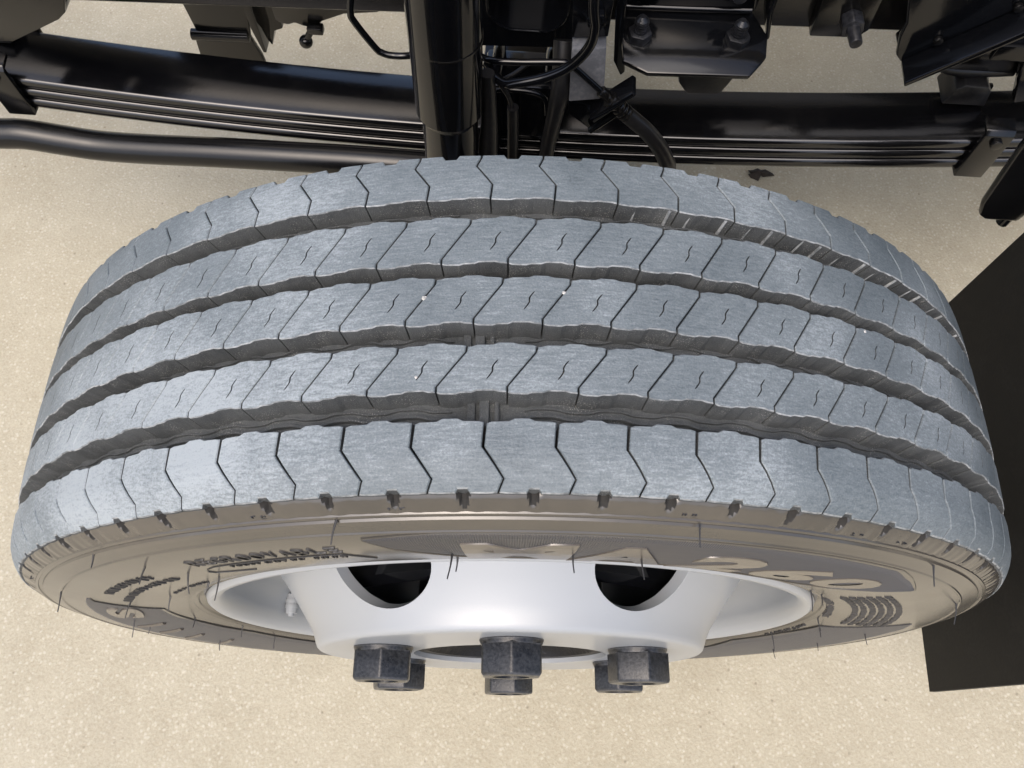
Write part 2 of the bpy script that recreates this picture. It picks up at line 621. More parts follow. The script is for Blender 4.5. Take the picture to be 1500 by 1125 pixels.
D2S = R0 * pi / 180
G = 0.00040                                # half width of a cross cut
def centre_rib(ya, yb, th_hi, th_lo, sipe_pts):
    """ya low y, yb high y; cut meets the high edge at th_hi deg and the low edge at th_lo deg"""
    hi, lo = th_hi * D2S, th_lo * D2S
    kink = 0.0032
    # left cut, from low to high: short straight, diagonal, short straight
    L = [(lo + G, ya), (lo + G, ya + kink), (hi - 0.0004 + G, yb - kink), (hi + G, yb)]
    Rr = [(p[0] + PS - 2 * G, p[1]) for p in L]
    low = frac_edge(L[0], Rr[0], [(0.0, 0.0002), (0.05, -0.0004), (0.27, -0.0006), (0.34, 0.0001), (0.50, 0.0002), (0.57, 0.0011), (0.82, 0.0012), (0.90, 0.0005), (1.0, 0.0004)])
    high = frac_edge(Rr[3], L[3], [(0.0, -0.0002), (0.06, 0.0003), (0.25, 0.0006), (0.34, 0.0014), (0.55, 0.0014), (0.63, 0.0004), (0.86, 0.0003), (0.94, -0.0004), (1.0, -0.0007)])
    poly = low + [Rr[1], Rr[2]] + high + [L[2], L[1]]
    sp = [(a * D2S, b) for a, b in sipe_pts]
    left, right = [], []
    for i, p in enumerate(sp):
        wd = 0.00036 if 0 < i < len(sp) - 1 else 0.00016
        left.append((p[0] - wd, p[1]))
        right.append((p[0] + wd, p[1]))
    return block_mesh('tread_block', poly, left + right[::-1])

def smooth_line(pts, k=3):
    out = []
    for i in range(len(pts) - 1):
        p0, p1, p2, p3 = pts[max(i - 1, 0)], pts[i], pts[i + 1], pts[min(i + 2, len(pts) - 1)]
        for j in range(k):
            t = j / k
            out.append(tuple(0.5 * (2 * p1[c] + (p2[c] - p0[c]) * t + (2 * p0[c] - 5 * p1[c] + 4 * p2[c] - p3[c]) * t * t + (3 * p1[c] - p0[c] - 3 * p2[c] + p3[c]) * t ** 3) for c in (0, 1)))
    out.append(pts[-1])
    return out

def s_cut(th0, ylo, yhi):
    h = yhi - ylo
    return smooth_line([(th0 - 0.40, ylo), (th0 - 0.02, ylo + 0.38 * h), (th0 + 0.02, ylo + 0.66 * h), (th0 + 0.38, yhi)])

def shoulder_rib(sgn, phase):
    """outer shoulder: y from -0.0880 to -0.0583 (mirrored for the inner one)"""
    yo, yi = -0.0880, -0.0585
    cut = [(-1.45, yo), (-1.40, -0.0870), (-1.08, -0.0826), (-2.50, -0.0695), (-2.36, yi)]
    L = [((a - phase) * D2S + G, y) for a, y in cut]
    L[-1] = (L[-1][0] + 0.0003, L[-1][1])
    L[-2] = (L[-2][0] + 0.0002, L[-2][1])
    Rr = [(p[0] + PS - 2 * G, p[1]) for p in L]
    Rr[-1] = (Rr[-1][0] - 0.0006, Rr[-1][1])
    Rr[-2] = (Rr[-2][0] - 0.0004, Rr[-2][1])
    w0 = PS - 2 * G
    cx = L[0][0] + w0 * 0.5
    low = [L[0], (L[0][0] + 0.004, yo - 0.0003), (cx - 0.0034, yo - 0.0002), (cx - 0.0022, yo + 0.0014), (cx + 0.0022, yo + 0.0014), (cx + 0.0034, yo - 0.0002), (Rr[0][0] - 0.004, yo - 0.0003), Rr[0]]
    high = frac_edge(Rr[-1], L[-1], [(0.0, 0.0), (0.07, 0.0005), (0.30, 0.0007), (0.38, 0.0018), (0.6, 0.0018), (0.68, 0.0005), (0.93, 0.0003), (1.0, -0.0005)])
    poly = low + Rr[1:-1] + high + L[1:-1][::-1]
    if sgn > 0:
        poly = [(p[0], -p[1]) for p in poly][::-1]
    return block_mesh('tread_block', poly, None, (0.0003, 0.0015) if sgn < 0 else (0.0015, 0.0003), 0.0112)

BPH = -1.45 / (360 / NP)
buttress(1)
BPH_IN = BPH

DEG = 360 / NP
ribs = [
    (shoulder_rib(-1, 0.0), 0.0),
    (centre_rib(-0.0450, -0.0217, 1.18, -0.90, s_cut(3.55 - 0.55, -0.0385, -0.0290)), 0.0),
    (centre_rib(-0.0112, 0.0137, -1.27, -3.36, s_cut(0.62, -0.0035, 0.0062)), 0.0),
    (centre_rib(0.0212, 0.0475, 1.17, -0.95, s_cut(3.05, 0.0290, 0.0395)), 0.0),
]
# inner shoulder: its zigzag reads the other way across
def inner_shoulder():
    yi, yo = 0.0592, 0.0882
    cut = [(-2.36, yi), (-2.22, 0.0686), (-3.50, 0.0807), (-3.16, 0.0864), (-3.14, yo)]
    L = [(a * D2S + G, y) for a, y in cut]
    Rr = [(p[0] + PS - 2 * G, p[1]) for p in L]
    low = frac_edge(L[0], Rr[0], [(0.0, 0.0), (0.08, -0.0003), (0.30, -0.0005), (0.40, 0.0002), (0.6, 0.0002), (0.68, 0.0008), (0.92, 0.0007), (1.0, 0.0002)])
    cx = L[-1][0] + (PS - 2 * G) * 0.5
    high = [Rr[-1], (cx + 0.0044, yo + 0.0002), (cx + 0.0028, yo - 0.0026), (cx - 0.0028, yo - 0.0026), (cx - 0.0044, yo + 0.0002), L[-1]]
    poly = low + Rr[1:-1] + high + L[1:-1][::-1]
    return block_mesh('tread_block', poly, None, (0.0015, 0.0003), 0.0112)
ribs.append((inner_shoulder(), 0.0))

rest_v, rest_f, rest_m = [], [], []
for me, off in ribs:
    order = sorted(range(NP), key=lambda k: abs((k * DEG + 180) % 360 - 180 + 2.0))
    for n_, k in enumerate(order):
        a = k * PITCH
        if n_ < 60:
            o = link('tread_block', me, tyre)
            o.rotation_euler = (0, a, 0)
        else:
            Rm = Matrix.Rotation(a, 3, 'Y')
            b0 = len(rest_v)
            rest_v += [tuple(Rm @ v.co) for v in me.vertices]
            rest_f += [tuple(b0 + q for q in p.vertices) for p in me.polygons]
            rest_m += [p.material_index for p in me.polygons]
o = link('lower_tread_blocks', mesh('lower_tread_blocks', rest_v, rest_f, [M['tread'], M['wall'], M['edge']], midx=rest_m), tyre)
o['kind'] = 'stuff'

# zigzag ribs on the groove floors (stone ejectors) with a gap at the wear bar
def groove_line(yc, amp, wdt, hgt, gap=(-5.2, 0.3), phase=0.0, off=0.0):
    n = NP * 12
    vs, fs, alive = [], [], []
    for i in range(n + 1):
        a = 2 * pi * i / n
        t = (i / 12 + phase) % 1.0
        z = (0.0 if t < 0.33 else (t - 0.33) / 0.17 if t < 0.5 else 1.0 if t < 0.83 else 1 - (t - 0.83) / 0.17) - 0.5
        y = yc + amp * z
        rb = Rcrown(y) - DEEP - 0.0003
        for dy, h in ((-wdt, 0), (-wdt * 0.6, hgt), (wdt * 0.6, hgt), (wdt, 0)):
            r = rb + h
            vs.append((r * sin(a), y + dy, r * cos(a)))
        alive.append(((math.degrees(a) + 180) % 360) - 180)
    for i in range(n):
        if gap[0] < alive[i] < gap[1]:
            continue
        for q in range(3):
            fs.append((i * 4 + q, i * 4 + q + 1, i * 4 + q + 5, i * 4 + q + 4))
    return link('groove_rib', mesh('groove_rib', vs, fs, M['wall'], smooth=50), tyre)
for yc, off in ((-0.0516, 0.3), (-0.0164, 0.1), (0.0175, 0.6), (0.0535, 0.8)):
    groove_line(yc - 0.0012, 0.0016, 0.0010, 0.0024, phase=off)
    groove_line(yc + 0.0026, 0.0016, 0.0006, 0.0016, phase=off)
# little dusty cross bars on the far groove's wall, right of the top
mb = MB()
yb = 0.0600
for a_, b_ in (((0.0, yb - 0.0004, Rcrown(yb) - 0.0012), (0.0, yb - 0.0022, Rcrown(yb) - DEEP + 0.0006)),):
    mb.tube([a_, b_], [0.0008, 0.0009], seg=6, sub=2)
bar0 = mb.build('cross_bar', M['edge'], tyre)
for i in range(22):
    o = bar0 if i == 0 else bar0.copy()
    if i:
        COL.objects.link(o)
    o.rotation_euler = (0, rad(9.0 + 2.47 * i + 0.4 * sin(i * 2.3)), 0)
# wear bars
for yc, th in ((-0.0516, -3.0), (-0.0164, -3.4)):
    mb = MB()
    rr = Rcrown(yc) - DEEP
    t0 = rad(th)
    for dt, wd, hh in ((-0.5, 0.0036, 0.0022), (0.45, 0.0044, 0.0030), (1.35, 0.0020, 0.0024)):
        t = t0 + rad(dt)
        mb.box((rr * sin(t), yc, rr * cos(t)), (wd, 0.013, 2 * hh), 0.0004, rot=(0, t, 0))
    mb.build('wear_bar', M['wall'], tyre)

# thin mould hairs on the sidewall
hairs = [(0.3449, -41.5), (0.321, -39.5), (0.2969, -38.8), (0.2718, -40.5), (0.2626, -47.0), (0.2674, -61.3), (0.2906, -65.2), (0.3341, -62.5), (0.2592, -88.2),
         (0.2505, -105.2), (0.3469, -13.8), (0.2964, -6.2), (0.2800, -6.2), (0.2961, 5.5), (0.348, 13.8), (0.2500, 52.8), (0.2530, 56.0), (0.2510, 85.0), (0.3437, 42.0),
         (0.3321, 64.8), (0.2621, 92.0), (0.3003, 91.8), (0.2959, 12.4), (0.300, -84.0), (0.298, -90.0), (0.297, -112.0), (0.256, -118.0), (0.256, 108.0), (0.297, 106.0), (0.297, 118.0)]
hair_meshes = []
for i in range(4):
    L = 0.0075 + 0.002 * i
    mb = MB()
    mb.tube([(0, 0.0005, 0), (random.uniform(-.0003, .0003), -L * 0.5, -0.0002), (random.uniform(-.0008, .0008), -L, random.uniform(-.001, .0005))], [0.0007, 0.0004, 0.00033], seg=6, sub=3)
    ob = mb.build('mould_hair', M['ink'], tyre)
    hair_meshes.append(ob.data)
    bpy.data.objects.remove(ob)
for i, (r, t) in enumerate(hairs):
    o = link('mould_hair', hair_meshes[i % 4], tyre)
    o.location = on_side(r, rad(t))
    o.rotation_euler = (rad(random.uniform(-12, 12)), 0, rad(random.uniform(-10, 10)))

# ---- raised panel with its fine radial hatching
TOPR = [(-13.0, 0.3280), (-6.8, 0.3325), (39.5, 0.3322), (44.0, 0.3265), (49.8, 0.3170)]
BOTR = [(-13.0, 0.3275), (-11.0, 0.309), (-8.0, 0.296), (-5.5, 0.286), (0.0, 0.281), (14.0, 0.276), (30.0, 0.267), (38.0, 0.265), (44.0, 0.276), (48.0, 0.297), (49.8, 0.3150)]
def interp(tab, x):
    for (a, va), (b, vb) in zip(tab, tab[1:]):
        if x <= b:
            return va + (vb - va) * (x - a) / (b - a)
    return tab[-1][1]
def panel(name, t0, t1, top, bot, flip, mm, hatch=0.22, ridge=0.00045):
    n = int((t1 - t0) / hatch) * 2
    rows = 9
    vs, fs = [], []
    for i in range(n + 1):
        t = t0 + (t1 - t0) * i / n
        a, b = interp(bot, t), interp(top, t)
        h = 0.0003 + (ridge if i % 2 else 0.0)
        if i in (0, n):
            h = -0.0003
        for k in range(rows + 1):
            r = a + (b - a) * k / rows
            hh = -0.0003 if k in (0, rows) else h
            vs.append(on_side(r, rad(t * flip), hh))
    for i in range(n):
        for k in range(rows):
            q = i * (rows + 1) + k
            fs.append((q, q + 1, q + rows + 2, q + rows + 1) if flip < 0 else (q, q + rows + 1, q + rows + 2, q + 1))
    return link(name, mesh(name, vs, fs, mm), tyre)
panel('hatched_panel', -13.0, 49.8, TOPR, BOTR, 1, M['panel'])
# thin raised border of the panel
def border(name, pts, wd=0.0006, hgt=0.0009, mm=None):
    P = []
    for (t1, r1), (t2, r2) in zip(pts, pts[1:]):
        k = max(2, int(abs(t2 - t1) / 0.8) + int(abs(r2 - r1) / 0.004))
        P += [on_side(r1 + (r2 - r1) * j / k, rad(t1 + (t2 - t1) * j / k), hgt * 0.2) for j in range(k)]
    P.append(on_side(pts[-1][1], rad(pts[-1][0]), hgt * 0.2))
    mb = MB()
    mb.tube(P, wd, seg=6, sub=1)
    return mb.build(name, mm or M['side'], tyre)
border('panel_border', [(t, r + 0.0004) for t, r in TOPR])
border('panel_border', [(t, r - 0.0004) for t, r in BOTR])
# second panel, lower left, reading along the bottom of the wheel
TOP2 = [(-150, 0.318), (-130, 0.321), (-72, 0.3215), (-64.1, 0.3185)]
BOT2 = [(-150, 0.29), (-131, 0.2572), (-123.8, 0.2565), (-110.5, 0.2553), (-93.8, 0.2599), (-73.8, 0.2698), (-66, 0.3140), (-64.1, 0.3165)]
panel('hatched_panel', -150, -64.1, TOP2, BOT2, 1, M['panel'], 0.5, 0.0002)
border('panel_border', [(t, r - 0.0003) for t, r in BOT2], 0.0005, mm=M['ink'])
TOP3 = [(80.0, 0.3155), (86, 0.321), (125, 0.321), (150, 0.318)]
BOT3 = [(80.0, 0.3140), (84, 0.2900), (90, 0.2590), (105, 0.2545), (120, 0.2530), (150, 0.28)]
panel('hatched_panel', 80, 150, TOP3, BOT3, 1, M['panel'], 0.5, 0.0002)
border('panel_border', [(t, r - 0.0003) for t, r in BOT3], 0.0005, mm=M['ink'])

# ---- raised lettering, bent round the sidewall
def lettering(name, body, th0, r0, size, wide, hgt, mm, fit=None, shear=0.0, bold=0.0, flip=False, track=1.0, h0=0.0):
    cu = bpy.data.curves.new('letters', 'FONT')
    cu.body = body
    cu.size = 1.0
    cu.extrude = 0.5
    cu.offset = bold
    cu.shear = shear
    cu.resolution_u = 4
    cu.space_character = track
    ob = bpy.data.objects.new('letters', cu)
    COL.objects.link(ob)
    dg = bpy.context.evaluated_depsgraph_get()
    me = bpy.data.meshes.new_from_object(ob.evaluated_get(dg))
    bpy.data.objects.remove(ob)
    xs = [v.co.x for v in me.vertices]
    ys = [v.co.y for v in me.vertices]
    x0, x1, y0, y1 = min(xs), max(xs), min(ys), max(ys)
    bm = bmesh.new()
    bm.from_mesh(me)
    for _ in range(2):
        es = [e for e in bm.edges if e.calc_length() > 0.25]
        if es:
            bmesh.ops.subdivide_edges(bm, edges=es, cuts=1)
            bmesh.ops.triangulate(bm, faces=[f for f in bm.faces if len(f.verts) > 4])
    bm.to_mesh(me)
    bm.free()
    for v in me.vertices:
        u = (v.co.x - x0) / (x1 - x0)
        q = (v.co.y - y0) / (y1 - y0)
        if flip:
            u, q = 1 - u, 1 - q
        t = rad(th0 + (fit - th0) * u)
        r = r0 + size * q
        v.co = on_side(r, t, hgt if v.co.z > 0 else -0.0006)
    me.materials.clear()
    me.materials.append(mm)
    bm = bmesh.new()
    bm.from_mesh(me)
    bmesh.ops.recalc_face_normals(bm, faces=bm.faces)
    bm.to_mesh(me)
    bm.free()
    return link(name, me, tyre)

def big_letter(ch, a, b, r0, r1, shear=0.0, bold=0.02):
    return lettering('raised_letter', ch, a, r0, r1 - r0, 1, 0.0013, M['letter'], fit=b, shear=shear, bold=bold)
big_letter('M', -4.9, 5.3, 0.2830, 0.3205, 0.0, 0.05)
big_letter('A', 5.3, 15.6, 0.2800, 0.3195, 0.0, 0.05)
big_letter('2', 16.6, 25.4, 0.2770, 0.3165, 0.1, 0.045)
big_letter('6', 26.8, 35.4, 0.2755, 0.3130, 0.1, 0.045)
big_letter('0', 36.4, 44.2, 0.2790, 0.3140, 0.1, 0.045)
for i, ch in enumerate('REGROOVABLE'):
    a = -33.8 + 18.0 * i / 11
    o = lettering('raised_letter', ch, a, 0.3085, 0.0098, 1, 0.0007, M['ink'], fit=a + 1.15, bold=0.0)
lettering('raised_letter', 'S', -80.0, 0.2850, 0.0235, 1, 0.0016, M['letter'], fit=-70.6, bold=0.05)
for a in (-88.0, -95.5, -103.0, -112.0):
    border('raised_stroke', [(a, 0.2830), (a - 1.4, 0.2950), (a - 2.4, 0.3080)], 0.0022, 0.0012, M['letter'])

# print too small to read: short raised strokes in rows
def strokes(name, th0, th1, r, hgt, seed, wmin=0.35, wmax=0.9, gapp=0.34):
    rnd = random.Random(seed)
    mb = MB()
    t = th0
    while t < th1:
        wd = rnd.uniform(wmin, wmax)
        kind = rnd.random()
        for k in range(2 if kind < 0.7 else 1):
            tt = t + k * wd * 0.5
            n_ = on_side(r, rad(tt + wd * 0.2))
            mb.box(n_ + Vector((0, -0.0002, 0)), (r * rad(wd * 0.24), 0.0011, hgt * rnd.uniform(0.75, 1.0)), 0.0, rot=(0, rad(tt), 0))
        if rnd.random() < 0.75:
            n_ = on_side(r + hgt * rnd.choice((-.4, .4, 0)), rad(t + wd * 0.4))
            mb.box(n_ + Vector((0, -0.0002, 0)), (r * rad(wd * 0.8), 0.0010, hgt * 0.2), 0.0, rot=(0, rad(t), 0))
        t += wd + gapp + (0.7 if rnd.random() < 0.1 else 0)
    return mb.build(name, M['ink'], tyre)
strokes('small_print', -31.0, -27.4, 0.2985, 0.0032, 1)
strokes('small_print', -26.4, -21.4, 0.2985, 0.0032, 2)
strokes('small_print', -20.4, -17.2, 0.2985, 0.0032, 3)
border('print_frame', [(-14.5, 0.2875), (-16.8, 0.3040), (-33.0, 0.3020), (-34.8, 0.2985), (-36.0, 0.2935), (-36.0, 0.2880), (-34.0, 0.2840), (-31.0, 0.2810)], 0.0005, 0.0008, M['ink'])
strokes('small_print', -58.5, -47.0, 0.3070, 0.0065, 4, 0.7, 1.1)
strokes('small_print', -45.9, -44.4, 0.3060, 0.0085, 14, 0.9, 1.2)
strokes('small_print', -64.5, -43.0, 0.2927, 0.0062, 5, 0.7, 1.1)
strokes('small_print', -57.0, -45.0, 0.2685, 0.0026, 6, 1.2, 2.0)
for i in range(6):
    strokes('small_print', 54.4 - i * 0.2, 84.0 - i * 0.3, 0.2680 + 0.0057 * i, 0.0042, 20 + i, 0.6, 1.2, 0.10)
strokes('small_print', 61.0, 65.5, 0.2520, 0.0052, 31, 0.8, 1.2)
strokes('small_print', 68.5, 80.0, 0.2520, 0.0052, 32, 0.8, 1.2)
strokes('small_print', 93, 108, 0.2515, 0.0034, 33, 1.0, 1.6)
for t in (-20.5, -9.5, 33, 12, -62, 27.5):
    strokes('small_print', t, t + 1.3, 0.3525, 0.0022, int(t * 10) + 900, 0.4, 0.6)

# ---- rim
rim = [(0.2262, -0.0760), (0.2282, -0.0845), (0.2306, -0.0892), (0.2338, -0.0918), (0.2375, -0.0923), (0.2402, -0.0906), (0.2412, -0.0880), (0.2402, -0.0852), (0.2370, -0.0830), (0.2350, -0.078),
       (0.234, -0.06), (0.226, -0.045), (0.205, -0.030), (0.202, 0.03), (0.226, 0.055), (0.234, 0.085), (0.231, 0.087), (0.222, 0.060), (0.198, 0.033), (0.198, -0.027),
       (0.2035, -0.0340), (0.2180, -0.0470), (0.2215, -0.0530), (0.2235, -0.0640), (0.2265, -0.0705)]
rimo = lathe_obj('rim', rim, M['rim'], wheel, 240, closed=True, smooth=38)

# disc: one sixth with its hand hole, six times round
DISC = [(0.2050, -0.044), (0.2000, -0.050), (0.1945, -0.058), (0.186, -0.070), (0.1765, -0.083), (0.168, -0.0945), (0.1615, -0.1045), (0.1582, -0.1110), (0.1564, -0.1165), (0.1552, -0.1192), (0.1534, -0.1208), (0.150, -0.1214), (0.136, -0.1215), (0.120, -0.1215), (0.100, -0.1215), (0.0785, -0.1215)]
sl_ = [0.0]
for (a, b), (c, d) in zip(DISC, DISC[1:]):
    sl_.append(sl_[-1] + math.hypot(c - a, d - b))
def disc_at(s):
    for i in range(len(sl_) - 1):
        if s <= sl_[i + 1] + 1e-9:
            t = (s - sl_[i]) / (sl_[i + 1] - sl_[i])
            return (DISC[i][0] + (DISC[i + 1][0] - DISC[i][0]) * t, DISC[i][1] + (DISC[i + 1][1] - DISC[i][1]) * t)
    return DISC[-1]
RM = 0.175
HOLE_S, HOLE_R, HOLE_W = 0.0430, 0.0325, 0.0385
# finer rows along the profile
srow = []
for i in range(len(sl_) - 1):
    k = max(1, int((sl_[i + 1] - sl_[i]) / 0.006))
    srow += [sl_[i] + (sl_[i + 1] - sl_[i]) * j / k for j in range(k)]
srow.append(sl_[-1])
half = rad(30) * RM
ncol = 16
cols = [-half + 2 * half * i / ncol for i in range(ncol + 1)]
hole = [(HOLE_W * cos(2 * pi * i / 48), HOLE_S + HOLE_R * sin(2 * pi * i / 48)) for i in range(48)]
hole_big = [(1.10 * HOLE_W * cos(2 * pi * i / 48), HOLE_S + 1.10 * HOLE_R * sin(2 * pi * i / 48)) for i in range(48)]
pts = [(c, s) for s in srow for c in cols if not inside((c, s), hole_big)]
k0 = len(pts)
pts += hole
r = delaunay_2d_cdt([Vector(p) for p in pts], [(k0 + i, k0 + (i + 1) % 48) for i in range(48)], [], 0, 1e-7)
bm = bmesh.new()
for sec in range(6):
    a0 = rad(30 + 60 * sec)
    vv = []
    for p in r[0]:
        rr, yy = disc_at(max(0, min(sl_[-1], p[1])))
        a = a0 + p[0] / RM
        vv.append(bm.verts.new((rr * sin(a), yy, rr * cos(a))))
    for f in r[2]:
        cx = sum(r[0][i][0] for i in f) / 3
        cy = sum(r[0][i][1] for i in f) / 3
        if not inside((cx, cy), hole):
            bm.faces.new([vv[i] for i in f])
for v in [v for v in bm.verts if not v.link_faces]:
    bm.verts.remove(v)
bmesh.ops.remove_doubles(bm, verts=bm.verts, dist=1e-5)
bmesh.ops.recalc_face_normals(bm, faces=bm.faces)
me = bpy.data.meshes.new('wheel_disc')
bm.to_mesh(me)
bm.free()
if sum(p.normal.y * p.area for p in me.polygons) > 0:
    me.flip_normals()
me.materials.append(M['rim'])
for p in me.polygons:
    p.use_smooth = True
disc = link('wheel_disc', me, wheel)
md = disc.modifiers.new('thickness', 'SOLIDIFY')
md.thickness = 0.009
md.offset = -1.0
md.use_even_offset = True
bv = disc.modifiers.new('edges', 'BEVEL')
bv.width = 0.0014
bv.segments = 2
bv.limit_method = 'ANGLE'
bv.angle_limit = rad(50)
disc.modifiers.new('normals', 'WEIGHTED_NORMAL')

# hub seen through the centre hole, brake drum seen through the hand holes
hub = lathe_obj('hub', [(0.0778, -0.090), (0.0776, -0.1165), (0.0765, -0.1178), (0.070, -0.1172), (0.065, -0.109), (0.052, -0.104), (0.035, -0.108), (0.0001, -0.110)], M['hub'], wheel, 96, smooth=40)
lathe_obj('brake_drum', [(0.070, -0.088), (0.150, -0.086), (0.1565, -0.080), (0.1575, -0.050), (0.164, -0.046), (0.164, -0.034), (0.158, -0.030), (0.158, 0.06), (0.17, 0.066), (0.17, 0.08), (0.06, 0.085)], M['shock'], wheel, 128)

# six wheel nuts: hexagon, washer collar, open stud end
PCD = 0.111125
def nut_mesh():
    mb = MB()
    af = 0.0410
    rc = af / math.sqrt(3)
    prof = []
    n = 6
    ys = [(-0.1250, rc * 0.985), (-0.1262, rc), (-0.1440, rc), (-0.1458, rc * 0.94), (-0.1463, rc * 0.86)]
    vs, fs = [], []
    for y, q in ys:
        for i in range(n):
            a = rad(60 * i)
            vs.append((q * sin(a), y, q * cos(a)))
    for k in range(len(ys) - 1):
        for i in range(n):
            fs.append((k * n + i, k * n + (i + 1) % n, (k + 1) * n + (i + 1) % n, (k + 1) * n + i))
    # annular end face down into the bore
    m0 = (len(ys) - 1) * n
    seg = 24
    b0 = len(vs)
    for y, q in ((-0.1463, 0.0128), (-0.1380, 0.0118), (-0.1380, 0.0001)):
        for i in range(seg):
            a = 2 * pi * i / seg
            vs.append((q * sin(a), y, q * cos(a)))
    for i in range(seg):
        j = (i + 1) % seg
        h, h2 = (i * n // seg), ((j * n // seg) if j else 0)
        if h == h2:
            fs.append((m0 + h, b0 + i, b0 + j))
        else:
            fs.append((m0 + h, b0 + i, b0 + j, m0 + h2))
        fs.append((b0 + i, b0 + seg + i, b0 + seg + j, b0 + j))
        fs.append((b0 + seg + i, b0 + 2 * seg + i, b0 + 2 * seg + j, b0 + seg + j))
    bm_ = fix(vs, fs)
    es = [e for e in bm_.edges if len(e.link_faces) == 2 and e.calc_face_angle(0) > rad(40) and abs(e.verts[0].co.y - e.verts[1].co.y) > 0.01 and max(e.verts[0].co.x ** 2 + e.verts[0].co.z ** 2, 0) > 0.0004]
    bmesh.ops.bevel(bm_, geom=es, offset=0.0017, segments=3, profile=0.5, affect='EDGES', clamp_overlap=True)
    mb.merge(bm_)
    vs2, fs2 = lathe([(0.0150, -0.1214), (0.0222, -0.1214), (0.0226, -0.1222), (0.0220, -0.1235), (0.0214, -0.1254), (0.012, -0.1256)], 40)
    mb.raw(vs2, fs2)
    return mb.build('wheel_nut', M['nut'], None, smooth=28)
kn = NT('worn_black_nut_steel')
n1 = kn.noise(55, 5, 0.65)
n2 = kn.noise(420, 4, 0.65)
edge = kn.ramp(kn.math('ADD', kn.geo.outputs['Pointiness'], kn.math('MULTIPLY', kn.math('SUBTRACT', n2, 0.5), 0.10)), [(0.53, 0.0), (0.62, 0.85)])
patch = kn.math('MULTIPLY', kn.ramp(n1, [(0.5, 0.0), (0.72, 1.0)]), 0.55)
cc = kn.mix(patch, (0.004, 0.0045, 0.0055), (0.014, 0.0155, 0.019))
kn.set(Base_Color=kn.mix(edge, cc, (0.09, 0.094, 0.10)), Roughness=kn.math('ADD', kn.math('MULTIPLY', n1, 0.3), 0.16))
kn.set(Specular_IOR_Level=0.4)
kn.bump(n2, 0.3, 0.0010)
M['bolt'] = M['nut']
M['nut'] = kn.m
proto = nut_mesh()
nme = proto.data
bpy.data.objects.remove(proto)
for i in range(6):
    a = rad(60 * i)
    o = link('wheel_nut', nme, wheel)
    o.location = (PCD * sin(a), 0, PCD * cos(a))
    o.rotation_euler = (0, rad((0, 11, -9, 14, 18, 4)[i]) if i else 0, 0)
# pale ribbed balance weight clipped inside the rim
mb = MB()
u_ = Vector((-0.925, 0, -0.38))
for k in range(9):
    t = k / 8
    q = 0.0062 * (1 - (2 * t - 1) ** 4 * 0.5) * (1.0 if k % 2 else 0.9)
    c = u_ * 0.2205 + Vector((0, -0.0585 - 0.020 * t, 0))
    mb.cyl(c, c + Vector((0, -0.0026, 0)), q, q, seg=20)
mb.build('balance_weight', M['rim'], wheel)

# ------------------------------------------------------------------ leaf spring
spr = thing('leaf_spring', 'black leaf spring of stacked steel leaves crossing behind the tyre', 'leaf spring', (0.1, 0.453, -0.02))
SB = (0.1, 0.453, -0.02)
def zs(x):
    return 0.004 + 0.115 * (x + 0.05) ** 2
def leaf(x0, x1, dz, th, y0, y1, taper=True):
    n = 60
    sec = 10
    vs, fs = [], []
    rd = th * 0.5
    ring = []
    for k in range(6):
        a = -pi / 2 - pi * k / 5
        ring.append((y0 + rd * 0.55 + rd * 0.55 * cos(a), -rd + rd * sin(a)))
    for k in range(6):
        a = pi / 2 - pi * k / 5
        ring.append((y1 - rd * 0.55 + rd * 0.55 * cos(a), -rd + rd * sin(a)))
    ns = len(ring)
    for i in range(n + 1):
        x = x0 + (x1 - x0) * i / n
        z = zs(x) + dz
        for y, q in ring:
            vs.append((x, y, z + q))
    for i in range(n):
        for k in range(ns):
            j = (k + 1) % ns
            fs.append((i * ns + k, i * ns + j, (i + 1) * ns + j, (i + 1) * ns + k))
    fs += [tuple(range(ns)), tuple(range(n * ns, (n + 1) * ns))]
    mb = MB()
    mb.raw(vs, fs)
    return mb.build('leaf', M['spring'], spr, SB, smooth=50)
leaf(-0.72, 0.80, 0.0, 0.0128, 0.4180, 0.4890)
leaf(-0.70, 0.78, -0.0143, 0.0128, 0.4172, 0.4885)
leaf(-0.66, 0.70, -0.0286, 0.0132, 0.4164, 0.4880)
def clip(x, parent):
    z = zs(x)
    mb = MB()
    # strap down the outer face, under the stack and up the inner face
    mb.prism([(0.4100, z + 0.016), (0.4140, z + 0.0215), (0.4300, z + 0.0235), (0.4300, z + 0.0195), (0.4155, z + 0.0165), (0.4155, z - 0.0430), (0.4915, z - 0.0430), (0.4915, z + 0.003), (0.4970, z + 0.003), (0.4970, z - 0.0475), (0.4100, z - 0.0475)], 'X', x - 0.015, x + 0.015, 0.0012)
    c = mb.build('spring_clip', M['semi'], parent, SB)
    mb = MB()
    mb.cyl((x, 0.4045, z + 0.0085), (x, 0.4110, z + 0.0085), 0.006, seg=16, bevel=0.001)
    mb.build('clip_bolt', M['semi'], c, SB)
    mb = MB()
    mb.prism([(x - 0.046, z + 0.003), (x - 0.040, z + 0.024), (x - 0.032, z + 0.030), (x - 0.010, z + 0.030), (x - 0.004, z + 0.024), (x + 0.0, z + 0.003)], 'Y', 0.462, 0.500, 0.002)
    mb.build('clip_block', M['rubber'], c, SB)
    return c
for x in (0.468, -0.572):
    clip(x, spr)

